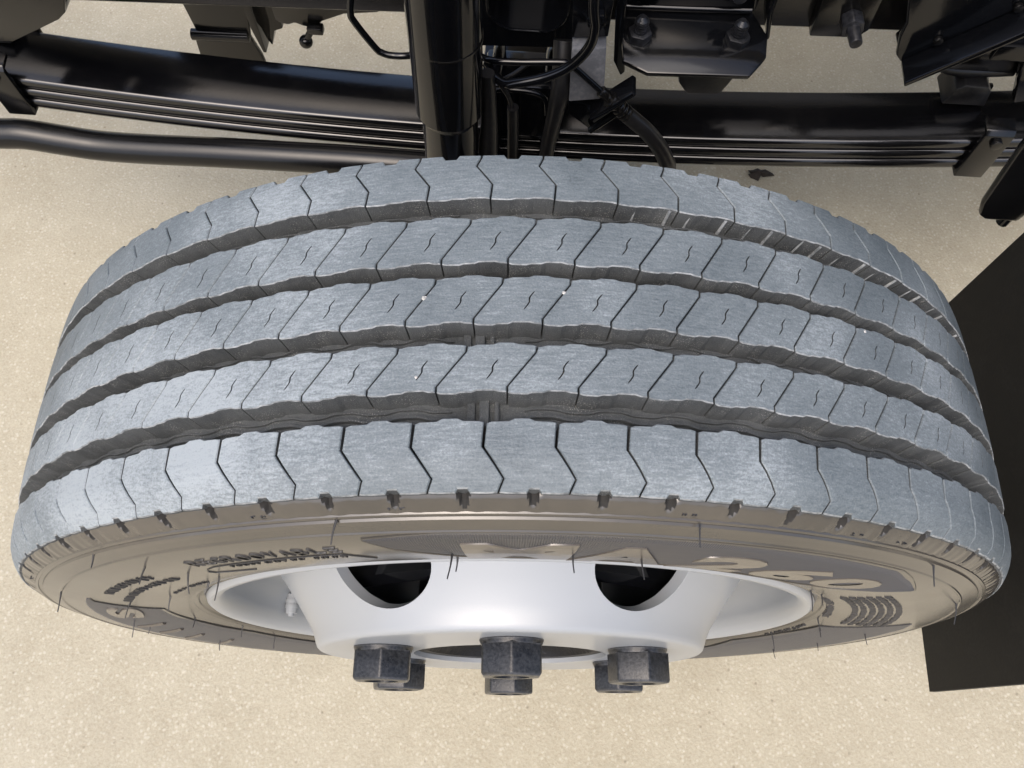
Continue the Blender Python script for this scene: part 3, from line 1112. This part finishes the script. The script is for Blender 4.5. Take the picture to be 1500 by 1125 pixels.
# stabiliser bar in front of and below the spring
mb = MB()
mb.tube([(-0.86, 0.385, 0.030), (-0.70, 0.392, -0.022), (-0.61, 0.396, -0.029), (-0.575, 0.398, -0.0300), (-0.535, 0.399, -0.0375), (-0.495, 0.400, -0.0440), (-0.44, 0.400, -0.0445), (-0.33, 0.400, -0.0415), (-0.14, 0.400, -0.0410), (0.05, 0.400, -0.050), (0.2, 0.40, -0.065)], 0.0168, seg=28)
solo(mb, 'stabilizer_bar', M['bar'], 'round black bar bent at its left end, running below the leaf spring', 'bar', (-0.3, 0.40, -0.04))

# ------------------------------------------------------------------ shock absorber
SK = (-0.085, 0.335, -0.12)
shk = thing('shock_absorber', 'upright black shock absorber tube standing behind the tyre', 'shock absorber', SK)
mb = MB()
mb.tube([(-0.0815, 0.335, 0.128), (-0.0805, 0.335, 0.20), (-0.078, 0.335, 0.36)], 0.0305, seg=48, sub=4)
mb.cyl((-0.0815, 0.335, 0.128), (-0.082, 0.335, 0.119), 0.0305, 0.0262, seg=48)
b = mb.build('dust_tube', M['shock'], shk, SK)
mb = MB()
mb.cyl((-0.0797, 0.335, 0.208), (-0.0797, 0.335, 0.2095), 0.0308, seg=48)
mb.build('tube_seam', M['semi'], b, SK)
mb = MB()
mb.cyl((-0.0815, 0.335, 0.125), (-0.086, 0.335, -0.08), 0.0258, seg=48)
mb.build('damper_body', M['shock'], shk, SK)
mb = MB()
mb.cyl((-0.087, 0.310, -0.105), (-0.087, 0.365, -0.105), 0.024, seg=32, bevel=0.002)
mb.build('mounting_eye', M['paint'], shk, SK)
mb = MB()
mb.tube([(-0.047, 0.345, 0.16), (-0.0465, 0.345, 0.10), (-0.048, 0.345, 0.06), (-0.05, 0.345, -0.05)], [0.006, 0.008, 0.0095, 0.0095], seg=18)
solo(mb, 'axle_vent_hose', M['rubber'], 'short black hose close beside the right flank of the shock absorber', 'hose', (-0.05, 0.345, -0.05))

# ------------------------------------------------------------------ chassis frame
FB = (0, 0.5, 0.08)
frame = thing('chassis_frame', 'long black steel chassis rail along the top edge behind the wheel', 'truck frame', FB)
def zr(x):
    return 0.080 + 0.032 * x
mb = MB()
for (x0, x1) in ((-1.6, 1.6),):
    a = [(0.500, 0.0), (0.508, 0.0), (0.508, 0.0), (0.575, 0.0)]
    vs, fs = [], []
    ring = [(0.500, 0.004), (0.504, 0.0), (0.575, 0.0), (0.575, 0.008), (0.508, 0.008), (0.508, 0.212), (0.575, 0.212), (0.575, 0.220), (0.504, 0.220), (0.500, 0.216)]
    for x in (x0, x1):
        vs += [(x, y, zr(x) + z) for y, z in ring]
    n = len(ring)
    fs = [(i, (i + 1) % n, (i + 1) % n + n, i + n) for i in range(n)] + [tuple(range(n)), tuple(range(n, 2 * n))]
    mb.raw(vs, fs, 0.0015)
mb.build('side_rail', M['semi'], frame, FB)
mb = MB()
mb.box((0.55, 1.0, 0.20), (0.09, 0.86, 0.14), 0.006)
mb.build('crossmember', M['semi'], frame, FB)
mb = MB()
mb.box((0.95, 1.36, 0.74), (2.4, 1.68, 0.03), 0.006)  # unseen cover above the view, added and sized for its shade and reflections
mb.box((0.95, 0.53, 0.77), (2.4, 0.03, 0.10), 0.006)
mb.build('unseen_shade_floor', M['bounce'], frame, FB)
mb = MB()
mb.box((0.95, 1.45, 0.32), (2.0, 0.60, 0.50), 0.03)  # unseen box, added to block low sky from the inboard side
mb.build('unseen_sky_blocker', M['bounce'], frame, FB)

# bolted plate on the rail, right of centre
mb = MB()
mb.prism([(0.2655, 0.094), (0.2615, 0.16), (0.318, 0.16), (0.321, 0.106), (0.313, 0.0955)], 'Y', 0.485, 0.4995, 0.002)
rb = mb.build('rail_gusset', M['semi'], frame, FB)
mb = MB()
mb.cyl((0.2975, 0.486, 0.1195), (0.2985, 0.470, 0.1190), 0.0115, seg=6, bevel=0.001)
mb.cyl((0.2985, 0.472, 0.1190), (0.300, 0.452, 0.118), 0.0068, 0.006, seg=20, bevel=0.001)
mb.build('frame_bolt', M['bolt'], rb, FB)

# spring hanger at the far left: a sheet-steel box
HB = (-0.5, 0.46, 0.09)
mb = MB()
mb.prism([(-0.640, 0.102), (-0.5450, 0.0845), (-0.5330, 0.0840), (-0.4700, 0.1165), (-0.4600, 0.125), (-0.4520, 0.1425), (-0.4500, 0.26), (-0.64, 0.26)], 'Y', 0.420, 0.425, 0.0012)
hg = solo(mb, 'spring_hanger', M['semi'], 'dusty folded steel bracket in the top left corner above the leaf spring', 'bracket', HB)
mb = MB()
mb.prism([(-0.4700, 0.1150), (-0.4620, 0.122), (-0.4540, 0.142), (-0.4525, 0.26), (-0.4560, 0.26), (-0.4590, 0.143), (-0.4660, 0.127), (-0.4740, 0.119)], 'Y', 0.4252, 0.50, 0.0008)
mb.build('side_flange', M['paint'], hg, HB)
mb = MB()
mb.prism([(-0.5330, 0.0850), (-0.4745, 0.1150), (-0.4765, 0.1190), (-0.5350, 0.0890)], 'Y', 0.4252, 0.50, 0.0008)
mb.build('lower_flange', M['semi'], hg, HB)
mb = MB()
mb.cyl((-0.4625, 0.452, 0.155), (-0.4420, 0.452, 0.157), 0.009, seg=6, bevel=0.001)
mb.build('hanger_bolt', M['paint'], hg, HB)

# far bracket under the rail, left of the shock absorber
BB = (-0.405, 0.61, -0.10)
fb = thing('steering_bracket', 'dark folded bracket with a shiny bent lip hanging under the rail, left', 'bracket', BB)
mb = MB()
mb.prism([(-0.448, 0.10), (-0.443, -0.020), (-0.4400, -0.060), (-0.4455, -0.0725), (-0.4490, -0.110), (-0.4520, -0.17), (-0.362, -0.17), (-0.3660, -0.100), (-0.3730, -0.0700), (-0.3700, -0.056), (-0.362, 0.0), (-0.36, 0.10)], 'Y', 0.603, 0.61, 0.0012)
mb.build('web_plate', M['semi'], fb, BB)
mb = MB()
mb.tube([(-0.4450, 0.600, -0.0665), (-0.4100, 0.600, -0.0660), (-0.3730, 0.600, -0.0650)], 0.0072, seg=16, sub=3)
mb.build('bent_lip', M['paint'], fb, BB)
mb = MB()
mb.prism([(-0.3710, 0.08), (-0.3715, -0.060), (-0.3560, -0.100), (-0.3470, -0.0750), (-0.3350, -0.070), (-0.3300, 0.08)], 'Y', 0.622, 0.66, 0.002)
mb.prism([(-0.366, 0.08), (-0.366, -0.05), (-0.360, -0.088), (-0.356, -0.088), (-0.356, 0.08)], 'Y', 0.598, 0.66, 0.001)
mb.build('side_gusset', M['paint'], fb, BB)

NB = (-0.29, 0.61, -0.04)
dv = thing('drain_fitting', 'small greasy fitting with a ball-ended lever hanging right of the lipped bracket', 'fitting', NB)
mb = MB()
mb.prism([(-0.335, 0.05), (-0.333, -0.040), (-0.318, -0.044), (-0.309, -0.040), (-0.300, -0.044), (-0.290, -0.046), (-0.281, -0.048), (-0.276, -0.036), (-0.245, -0.022), (-0.200, -0.016), (-0.200, 0.05)], 'Y', 0.60, 0.66, 0.004)
mb.build('casting', M['semi'], dv, NB)
mb = MB()
mb.box((-0.2830, 0.596, -0.042), (0.020, 0.012, 0.010), 0.002)
mb.cyl((-0.288, 0.596, -0.043), (-0.2965, 0.594, -0.057), 0.0042, seg=14)
bm_ = bmesh.new()
bmesh.ops.create_uvsphere(bm_, u_segments=18, v_segments=12, radius=0.0085)
bmesh.ops.translate(bm_, verts=bm_.verts, vec=(-0.2985, 0.594, -0.061))
mb.merge(bm_)
mb.build('lever', M['semi'], dv, NB)

# ------------------------------------------------------------------ brake pipe, fitting and hose
PB = (0.06, 0.36, 0.12)
bp = thing('brake_line', 'thin black brake pipe running to a threaded fitting and rubber hose', 'pipe', PB)
mb = MB()
mb.tube([(-0.150, 0.375, 0.30), (-0.1590, 0.362, 0.225), (-0.1625, 0.36, 0.203), (-0.1610, 0.36, 0.1930), (-0.1470, 0.36, 0.1660), (-0.1415, 0.36, 0.1605), (-0.1330, 0.36, 0.1582), (-0.1164, 0.362, 0.1578), (-0.09, 0.385, 0.145), (-0.06, 0.375, 0.150), (-0.045, 0.362, 0.1580),
         (-0.02, 0.36, 0.1600), (0.0149, 0.36, 0.1628), (0.0225, 0.36, 0.1615), (0.0290, 0.36, 0.1570), (0.0557, 0.36, 0.1305)], 0.0030, seg=14)
mb.build('pipe', M['paint'], bp, PB)
def axis_pts(t):                       # along the fitting
    p, q = Vector((0.0540, 0.36, 0.1322)), Vector((0.0850, 0.36, 0.1010))
    return p + (q - p) * t
mb = MB()
for t0, t1, r_, sg in ((0.0, 0.22, 0.0055, 6), (0.22, 0.30, 0.0042, 16), (0.30, 0.52, 0.0082, 6), (0.52, 0.56, 0.006, 16), (0.56, 0.64, 0.0075, 20), (0.68, 0.75, 0.0078, 20), (0.79, 0.86, 0.0080, 20), (0.60, 1.0, 0.0060, 18)):
    mb.cyl(axis_pts(t0), axis_pts(t1), r_, seg=sg, bevel=0.0006)
mb.build('union_nut', M['semi'], bp, PB)
mb = MB()
mb.tube([axis_pts(0.9), (0.0900, 0.36, 0.0965), (0.1040, 0.36, 0.0830), (0.1180, 0.36, 0.0650), (0.1290, 0.36, 0.0450), (0.135, 0.36, 0.0250), (0.134, 0.34, -0.03), (0.11, 0.28, -0.08)], [0.0078, 0.0078, 0.0080, 0.0082, 0.0082, 0.0082, 0.0082, 0.0082], seg=20)
mb.build('hose', M['rubber'], bp, PB)
mb = MB()
mb.prism([(0.0470, 0.1030), (0.0820, 0.1400), (0.0860, 0.1370), (0.0520, 0.0985)], 'Y', 0.352, 0.374, 0.001)
mb.build('clip_plate', M['paint'], bp, PB)

# air hose curving in front
mb = MB()
mb.tube([(0.032, 0.36, 0.33), (0.0366, 0.342, 0.2472), (0.0402, 0.34, 0.2213), (0.0371, 0.34, 0.2000), (0.0235, 0.34, 0.1789), (0.004, 0.34, 0.1648), (-0.0195, 0.34, 0.1560), (-0.0345, 0.345, 0.1500), (-0.05, 0.37, 0.145)], 0.0043, seg=16)
solo(mb, 'air_hose', M['shock'], 'glossy black air hose curving across in front of the pale grey bracket', 'hose', (0.03, 0.34, 0.2))

# hose bracket: pale strip with a dark bent foot
QB = (0.04, 0.385, 0.12)
hb = thing('hose_bracket', 'upright bracket with a pale grey face and dark bent foot behind the hose', 'bracket', QB)
mb = MB()
mb.prism([(0.0188, 0.26), (0.0240, 0.168), (0.0555, 0.1715), (0.0570, 0.26)], 'Y', 0.384, 0.390, 0.001)
up = mb.build('upper_strap', M['paint'], hb, QB)
mb = MB()
mb.cyl((0.043, 0.384, 0.195), (0.043, 0.374, 0.195), 0.009, seg=6, bevel=0.001)
mb.cyl((0.043, 0.376, 0.195), (0.043, 0.368, 0.195), 0.0045, seg=14)
mb.cyl((0.041, 0.384, 0.230), (0.041, 0.374, 0.230), 0.009, seg=6, bevel=0.001)
mb.build('strap_bolt', M['paint'], up, QB)
mb = MB()
vs = [(0.0246, 0.372, 0.1668), (0.0545, 0.372, 0.1705), (0.0585, 0.366, 0.1157), (0.0266, 0.366, 0.1094)]
vs2 = [(x, y + 0.018, z - 0.002) for x, y, z in vs]
mb.raw(vs + vs2, [(0, 1, 2, 3), (4, 5, 6, 7), (0, 1, 5, 4), (1, 2, 6, 5), (2, 3, 7, 6), (3, 0, 4, 7)], 0.0012)
mb.build('pale_face', M['zinc'], hb, QB)
mb = MB()
mb.prism([(0.0262, 0.1085), (0.0276, 0.0800), (0.0500, 0.0610), (0.0560, 0.0610), (0.0750, 0.0880), (0.0720, 0.0920), (0.0590, 0.1150)], 'Y', 0.378, 0.384, 0.001)
mb.build('bent_foot', M['paint'], hb, QB)
mb = MB()
mb.tube([(0.0510, 0.374, 0.0630), (0.0560, 0.374, 0.0690), (0.0740, 0.374, 0.0900)], 0.0035, seg=10, sub=3)
mb.build('foot_lip', M['paint'], hb, QB)

# crossmember end with the rounded opening
XB = (-0.02, 0.45, 0.10)
def rrect(x0, x1, z0, z1, rd, n=8):
    out = []
    for cx, cz, a0 in ((x1 - rd, z0 + rd, -90), (x1 - rd, z1 - rd, 0), (x0 + rd, z1 - rd, 90), (x0 + rd, z0 + rd, 180)):
        for i in range(n + 1):
            a = rad(a0 + 90 * i / n)
            out.append((cx + rd * cos(a), cz + rd * sin(a)))
    return out
def plate_with_hole(outer, hole_, y0, y1):
    pts = list(outer) + list(hole_)
    no, nh = len(outer), len(hole_)
    r = delaunay_2d_cdt([Vector(p) for p in pts], [(i, (i + 1) % no) for i in range(no)] + [(no + i, no + (i + 1) % nh) for i in range(nh)], [], 0, 1e-7)
    vs = [(p[0], y0, p[1]) for p in r[0]] + [(p[0], y1, p[1]) for p in r[0]]
    k = len(r[0])
    fs = []
    for f in r[2]:
        c = (sum(r[0][i][0] for i in f) / 3, sum(r[0][i][1] for i in f) / 3)
        if inside(c, outer) and not inside(c, hole_):
            fs += [tuple(f), tuple(i + k for i in f)]
    for s0, n in ((0, no), (no, nh)):
        fs += [(s0 + i, s0 + (i + 1) % n, s0 + (i + 1) % n + k, s0 + i + k) for i in range(n)]
    return vs, fs
mb = MB()
outer_ = [(-0.075, 0.0985), (0.034, 0.1035), (0.034, 0.27), (-0.075, 0.27)]
hole_ = rrect(-0.0555, 0.0200, 0.1215, 0.24, 0.026)
vs, fs = plate_with_hole(outer_, hole_, 0.440, 0.4985)
mb.raw(vs, fs)
xm = solo(mb, 'engine_mount', M['paint'], 'black plate with a large rounded opening between the shock absorber and pale bracket', 'bracket', XB)
rim_pts = [(x, 0.4395, z) for x, z in hole_]
mb = MB()
mb.tube(rim_pts + [rim_pts[0]], 0.0016, seg=8, sub=1)
mb.build('opening_rim', M['paint'], xm, XB)

# ------------------------------------------------------------------ bump-stop bracket with two bolts
UB = (0.14, 0.46, 0.09)
bs = thing('bump_stop_bracket', 'black pressed bracket with two upright bolts and rubber stop right of centre', 'bracket', UB)
mb = MB()
mb.prism([(0.0655, 0.26), (0.0705, 0.128), (0.0760, 0.1215), (0.1930, 0.1275), (0.2000, 0.134), (0.2050, 0.26)], 'Y', 0.470, 0.499, 0.003)
mb.build('back_plate', M['paint'], bs, UB)
mb = MB()
zf = 0.1170
vs = [(0.0700, 0.474, zf + 0.008), (0.1990, 0.474, zf + 0.012), (0.2130, 0.448, zf + 0.008), (0.2120, 0.426, zf + 0.003), (0.1960, 0.405, zf - 0.001), (0.1000, 0.405, zf - 0.005), (0.0760, 0.416, zf - 0.003)]
lo = [(x, y + 0.002, z - 0.007) for x, y, z in vs]
n = len(vs)
mb.raw(vs + lo, [tuple(range(n)), tuple(range(n, 2 * n))] + [(i, (i + 1) % n, (i + 1) % n + n, i + n) for i in range(n)], 0.002)
mb.build('bolt_flange', M['paint'], bs, UB)
mb = MB()
mb.tube([(0.074, 0.4715, 0.1290), (0.135, 0.4715, 0.1305), (0.196, 0.4715, 0.1330)], 0.0036, seg=12, sub=3)
mb.build('folded_edge', M['paint'], bs, UB)
for x, y in ((0.0905, 0.443), (0.1835, 0.443)):
    z = zf - 0.004 + (x - 0.07) * 0.03
    mb = MB()
    mb.cyl((x, y, z), (x, y, z + 0.003), 0.0165, seg=28, bevel=0.0006)
    mb.cyl((x, y, z + 0.003), (x, y, z + 0.013), 0.0120, seg=6, bevel=0.001)
    mb.cyl((x, y, z + 0.013), (x, y, z + 0.026), 0.0062, seg=18)
    for q in range(4):
        mb.cyl((x, y, z + 0.014 + q * 0.003), (x, y, z + 0.0155 + q * 0.003), 0.0070, seg=18)
    mb.cyl((x, y, z + 0.026), (x, y, z + 0.030), 0.0062, 0.003, seg=18)
    mb.build('bolt', M['bolt'], bs, UB)
for x in (0.0880, 0.1765):
    mb = MB()
    mb.cyl((x, 0.472, 0.163), (x, 0.460, 0.163), 0.0135, seg=6, bevel=0.001)
    mb.cyl((x, 0.462, 0.163), (x, 0.450, 0.163), 0.0065, seg=16, bevel=0.001)
    mb.build('bolt', M['bolt'], bs, UB)
mb = MB()
mb.prism([(0.0560, 0.26), (0.0640, 0.150), (0.0700, 0.0880), (0.0790, 0.0700), (0.0830, 0.0760), (0.0750, 0.125), (0.0680, 0.26)], 'Y', 0.440, 0.472, 0.002)
mb.build('side_flange', M['paint'], bs, UB)
mb = MB()
mb.prism([(0.2040, 0.26), (0.2050, 0.150), (0.2115, 0.122), (0.2145, 0.124), (0.2090, 0.152), (0.2080, 0.26)], 'Y', 0.445, 0.490, 0.0015)
mb.build('side_flange', M['paint'], bs, UB)
mb = MB()
mb.prism([(0.118, 0.104), (0.132, 0.094), (0.138, 0.072), (0.148, 0.058), (0.182, 0.060), (0.188, 0.076), (0.194, 0.094), (0.208, 0.106)], 'Y', 0.432, 0.470, 0.004)
mb.build('rubber_stop', M['rubber'], bs, UB)

# ------------------------------------------------------------------ axle beam, spring clamp, wiring
AB = (-0.02, 0.6, -0.10)
ax = thing('front_axle', 'black axle beam with clamp plate and hooked bolts under the leaf spring centre', 'axle', AB)
mb = MB()
mb.prism([(-0.075, -0.16), (0.035, -0.16), (0.035, -0.145), (-0.005, -0.135), (-0.005, -0.085), (0.035, -0.075), (0.035, -0.055), (-0.075, -0.055), (-0.075, -0.075), (-0.035, -0.085), (-0.035, -0.135), (-0.075, -0.145)], 'Y', 0.22, 1.3, 0.004)
mb.build('beam', M['paint'], ax, AB)
mb = MB()
mb.box((-0.020, 0.4535, 0.022), (0.085, 0.105, 0.022), 0.004)
mb.box((-0.020, 0.4535, -0.043), (0.10, 0.10, 0.022), 0.004)
mb.build('clamp_plate', M['paint'], ax, AB)
for x in (-0.048, 0.008):
    mb = MB()
    mb.tube([(x, 0.4065, -0.06), (x, 0.4065, 0.01), (x, 0.4070, 0.038), (x, 0.4200, 0.0505), (x, 0.4535, 0.053), (x, 0.486, 0.0505), (x, 0.4990, 0.038), (x, 0.4995, 0.01), (x, 0.4995, -0.06)], 0.0062, seg=16, sub=5)
    mb.build('hooked_bolt', M['paint'], ax, AB)
mb = MB()
mb.tube([(-0.050, 0.38, 0.075), (-0.047, 0.38, 0.0950), (-0.040, 0.38, 0.104), (-0.010, 0.38, 0.104), (0.004, 0.38, 0.096), (0.007, 0.38, 0.075)], 0.0026, seg=12, sub=5)
mb.build('guard_loop', M['paint'], ax, AB)
mb = MB()
mb.box((-0.020, 0.395, 0.064), (0.062, 0.012, 0.072), 0.004)
mb.build('guard_plate', M['paint'], ax, AB)

WB = (-0.025, 0.365, 0.0)
sc = thing('sensor_cable', 'thin sensor wire entering a straight black sheath just above the tyre', 'cable', WB)
mb = MB()
mb.tube([(-0.010, 0.372, 0.150), (-0.024, 0.368, 0.139), (-0.0375, 0.365, 0.1300), (-0.0345, 0.365, 0.121), (-0.0300, 0.365, 0.112), (-0.0270, 0.365, 0.100), (-0.0262, 0.365, 0.09)], 0.0022, seg=10)
mb.build('wire', M['rubber'], sc, WB)
mb = MB()
mb.tube([(-0.0258, 0.365, 0.0985), (-0.0250, 0.365, 0.05), (-0.0245, 0.365, -0.03)], 0.0056, seg=18, sub=3)
mb.build('sheath', M['rubber'], sc, WB)
mb = MB()
mb.tube([(0.018, 0.40, 0.150), (0.0185, 0.378, 0.120), (0.0160, 0.370, 0.098), (0.0120, 0.370, 0.060), (0.0095, 0.370, 0.026), (0.006, 0.36, -0.04)], [0.010, 0.0095, 0.0085, 0.0075, 0.0075, 0.0075], seg=18)
solo(mb, 'breather_hose', M['rubber'], 'thick dull black hose bending down beside the thin sheathed cable', 'hose', (0.01, 0.37, 0.03))

# ------------------------------------------------------------------ brackets, upper right
TB = (0.36, 0.42, 0.16)
tb = thing('step_bracket', 'large black wedge-shaped bracket plate pointing down at the upper right', 'bracket', TB)
mb = MB()
mb.prism([(0.3360, 0.1260), (0.3280, 0.1340), (0.3220, 0.1560), (0.3215, 0.170), (0.3080, 0.2050), (0.3000, 0.33), (0.47, 0.33), (0.4550, 0.2300)], 'Y', 0.424, 0.430, 0.0015)
mb.build('plate', M['paint'], tb, TB)
mb = MB()
mb.prism([(0.3370, 0.1235), (0.4560, 0.2270), (0.4700, 0.2400), (0.4660, 0.2450), (0.4530, 0.2340), (0.3350, 0.1290)], 'Y', 0.396, 0.4238, 0.001)
mb.build('folded_edge', M['paint'], tb, TB)
for x, z in ((0.3560, 0.156), (0.405, 0.196)):
    mb = MB()
    mb.cyl((x, 0.4238, z), (x, 0.4190, z), 0.0042, seg=12, bevel=0.0008)
    mb.build('rivet', M['semi'], tb, TB)
RB = (0.44, 0.5, 0.09)
mb = MB()
mb.prism([(0.350, 0.0985), (0.385, 0.085), (0.400, 0.0770), (0.4850, 0.0770), (0.492, 0.113), (0.36, 0.118)], 'Y', 0.470, 0.492, 0.002)
rp = solo(mb, 'rear_hanger', M['semi'], 'dusty grey bracket on the rail beyond the wedge plate, far right', 'bracket', RB)
mb = MB()
mb.tube([(0.395, 0.480, 0.0755), (0.415, 0.480, 0.0695), (0.44, 0.480, 0.0685), (0.482, 0.480, 0.0725)], [0.003, 0.006, 0.007, 0.006], seg=14)
mb.build('lower_lip', M['rubber'], rp, RB)
mb = MB()
mb.prism([(0.4650, 0.125), (0.4700, 0.098), (0.4890, 0.0520), (0.5300, 0.0660), (0.60, 0.11), (0.60, 0.15), (0.47, 0.15)], 'Y', 0.455, 0.468, 0.002)
mb.build('pointed_plate', M['paint'], rp, RB)
mb = MB()
mb.prism([(0.430, 0.112), (0.60, 0.118), (0.60, 0.135), (0.43, 0.130)], 'Y', 0.448, 0.455, 0.001)
mb.build('ledge', M['paint'], rp, RB)

# ------------------------------------------------------------------ mud flap and its arm
MB_ = (0.47, 0.10, -0.23)
mf = thing('mud_flap', 'flat matt black mud flap hanging upright behind the wheel at the right', 'mud flap', MB_)
mb = MB()
vs, fs = [], []
ny, nz = 10, 14
for j in range(nz + 1):
    for i in range(ny + 1):
        y = -0.1045 + (0.2995 + 0.1045) * i / ny
        z = -0.2330 + 0.55 * j / nz
        x = 0.4700 + 0.004 * sin(3 * z + 2 * y) - 0.003 * (1 - j / nz) ** 2 * cos(5 * y)
        vs.append((x, y - 0.006 * j / nz, z))
k = (ny + 1)
for j in range(nz):
    for i in range(ny):
        fs.append((j * k + i, j * k + i + 1, (j + 1) * k + i + 1, (j + 1) * k + i))
nv = len(vs)
vs += [(x + 0.006, y, z) for x, y, z in vs]
fs += [tuple(q + nv for q in f[::-1]) for f in fs]
rim_i = [i for i in range(k)] + [j * k + ny for j in range(1, nz + 1)] + [nz * k + i for i in range(ny - 1, -1, -1)] + [j * k for j in range(nz - 1, 0, -1)]
for a, b in zip(rim_i, rim_i[1:] + rim_i[:1]):
    fs.append((a, b, b + nv, a + nv))
mb.raw(vs, fs)
mb.build('flap', M['flap'], mf, MB_)
mb = MB()
mb.prism([(0.4020, 0.30), (0.4050, 0.16), (0.4140, 0.0850), (0.4200, 0.0680), (0.4290, 0.0620), (0.4600, 0.0620), (0.4650, 0.10), (0.4650, 0.30)], 'Y', 0.298, 0.306, 0.003)
mb.build('flap_arm', M['paint'], mf, MB_)
mb = MB()
mb.cyl((0.452, 0.305, 0.052), (0.452, 0.305, 0.36), 0.006, seg=16)
mb.build('flap_rod', M['paint'], mf, MB_)

# ------------------------------------------------------------------ dead leaf on the concrete
mb = MB()
rnd = random.Random(5)
vs, fs = [(0, 0, 0.010)], []
for i in range(16):
    a = 2 * pi * i / 16
    q = rnd.uniform(0.009, 0.017) * (1.25 if i % 3 == 0 else 0.85)
    vs.append((q * cos(a) * 1.3, q * sin(a) * 0.7, rnd.uniform(0.001, 0.008)))
for i in range(16):
    fs.append((0, 1 + i, 1 + (i + 1) % 16))
nv = len(vs)
vs += [(x, y, z - 0.0012) for x, y, z in vs]
fs += [tuple(q + nv for q in f[::-1]) for f in fs] + [(1 + i, 1 + (i + 1) % 16, 1 + (i + 1) % 16 + nv, 1 + i + nv) for i in range(16)]
mb.raw(vs, fs)
o = mb.build('dead_leaf', M['leafm'])
o.location = (0.399, 0.660, GZ + 0.0005)
o['label'] = 'small dark crumpled leaf lying on the concrete below the spring'
o['category'] = 'leaf'

# ------------------------------------------------------------------ pale grit wedged in the cuts of the tread
stone_m = NT('white_stone')
stone_m.set(Base_Color=stone_m.ramp(stone_m.noise(900, 2), [(0.3, (0.32, 0.31, 0.28)), (0.7, (0.6, 0.59, 0.56))]), Roughness=0.7)
STONES = [(-6.97, 0.0033, 0.0012, 'largest white stone, wedged in a slanted cut of the middle rib, left of the top'),
          (3.12, 0.0060, 0.0009, 'white stone wedged in a slanted cut of the middle rib, just right of the top'),
          (-7.27, -0.0369, 0.0009, 'white stone in the foot of a small curved slit, second rib from the near shoulder'),
          (29.3, 0.0122, 0.0010, 'white stone atop a cut in the middle rib, far down the right side')]
for i, (t, y, q, lab) in enumerate(STONES):
    bm_ = bmesh.new()
    bmesh.ops.create_icosphere(bm_, subdivisions=2, radius=q)
    rnd = random.Random(40 + i)
    for v in bm_.verts:
        v.co *= rnd.uniform(0.75, 1.15)
    mb = MB()
    mb.merge(bm_)
    o = mb.build('stone', stone_m.m, smooth=20)
    rr = Rcrown(y) - 0.0003
    o.location = (rr * sin(rad(t)), y, rr * cos(rad(t)))
    o['label'] = lab
    o['category'] = 'stone'
    o['group'] = 'white stones wedged in the tread'
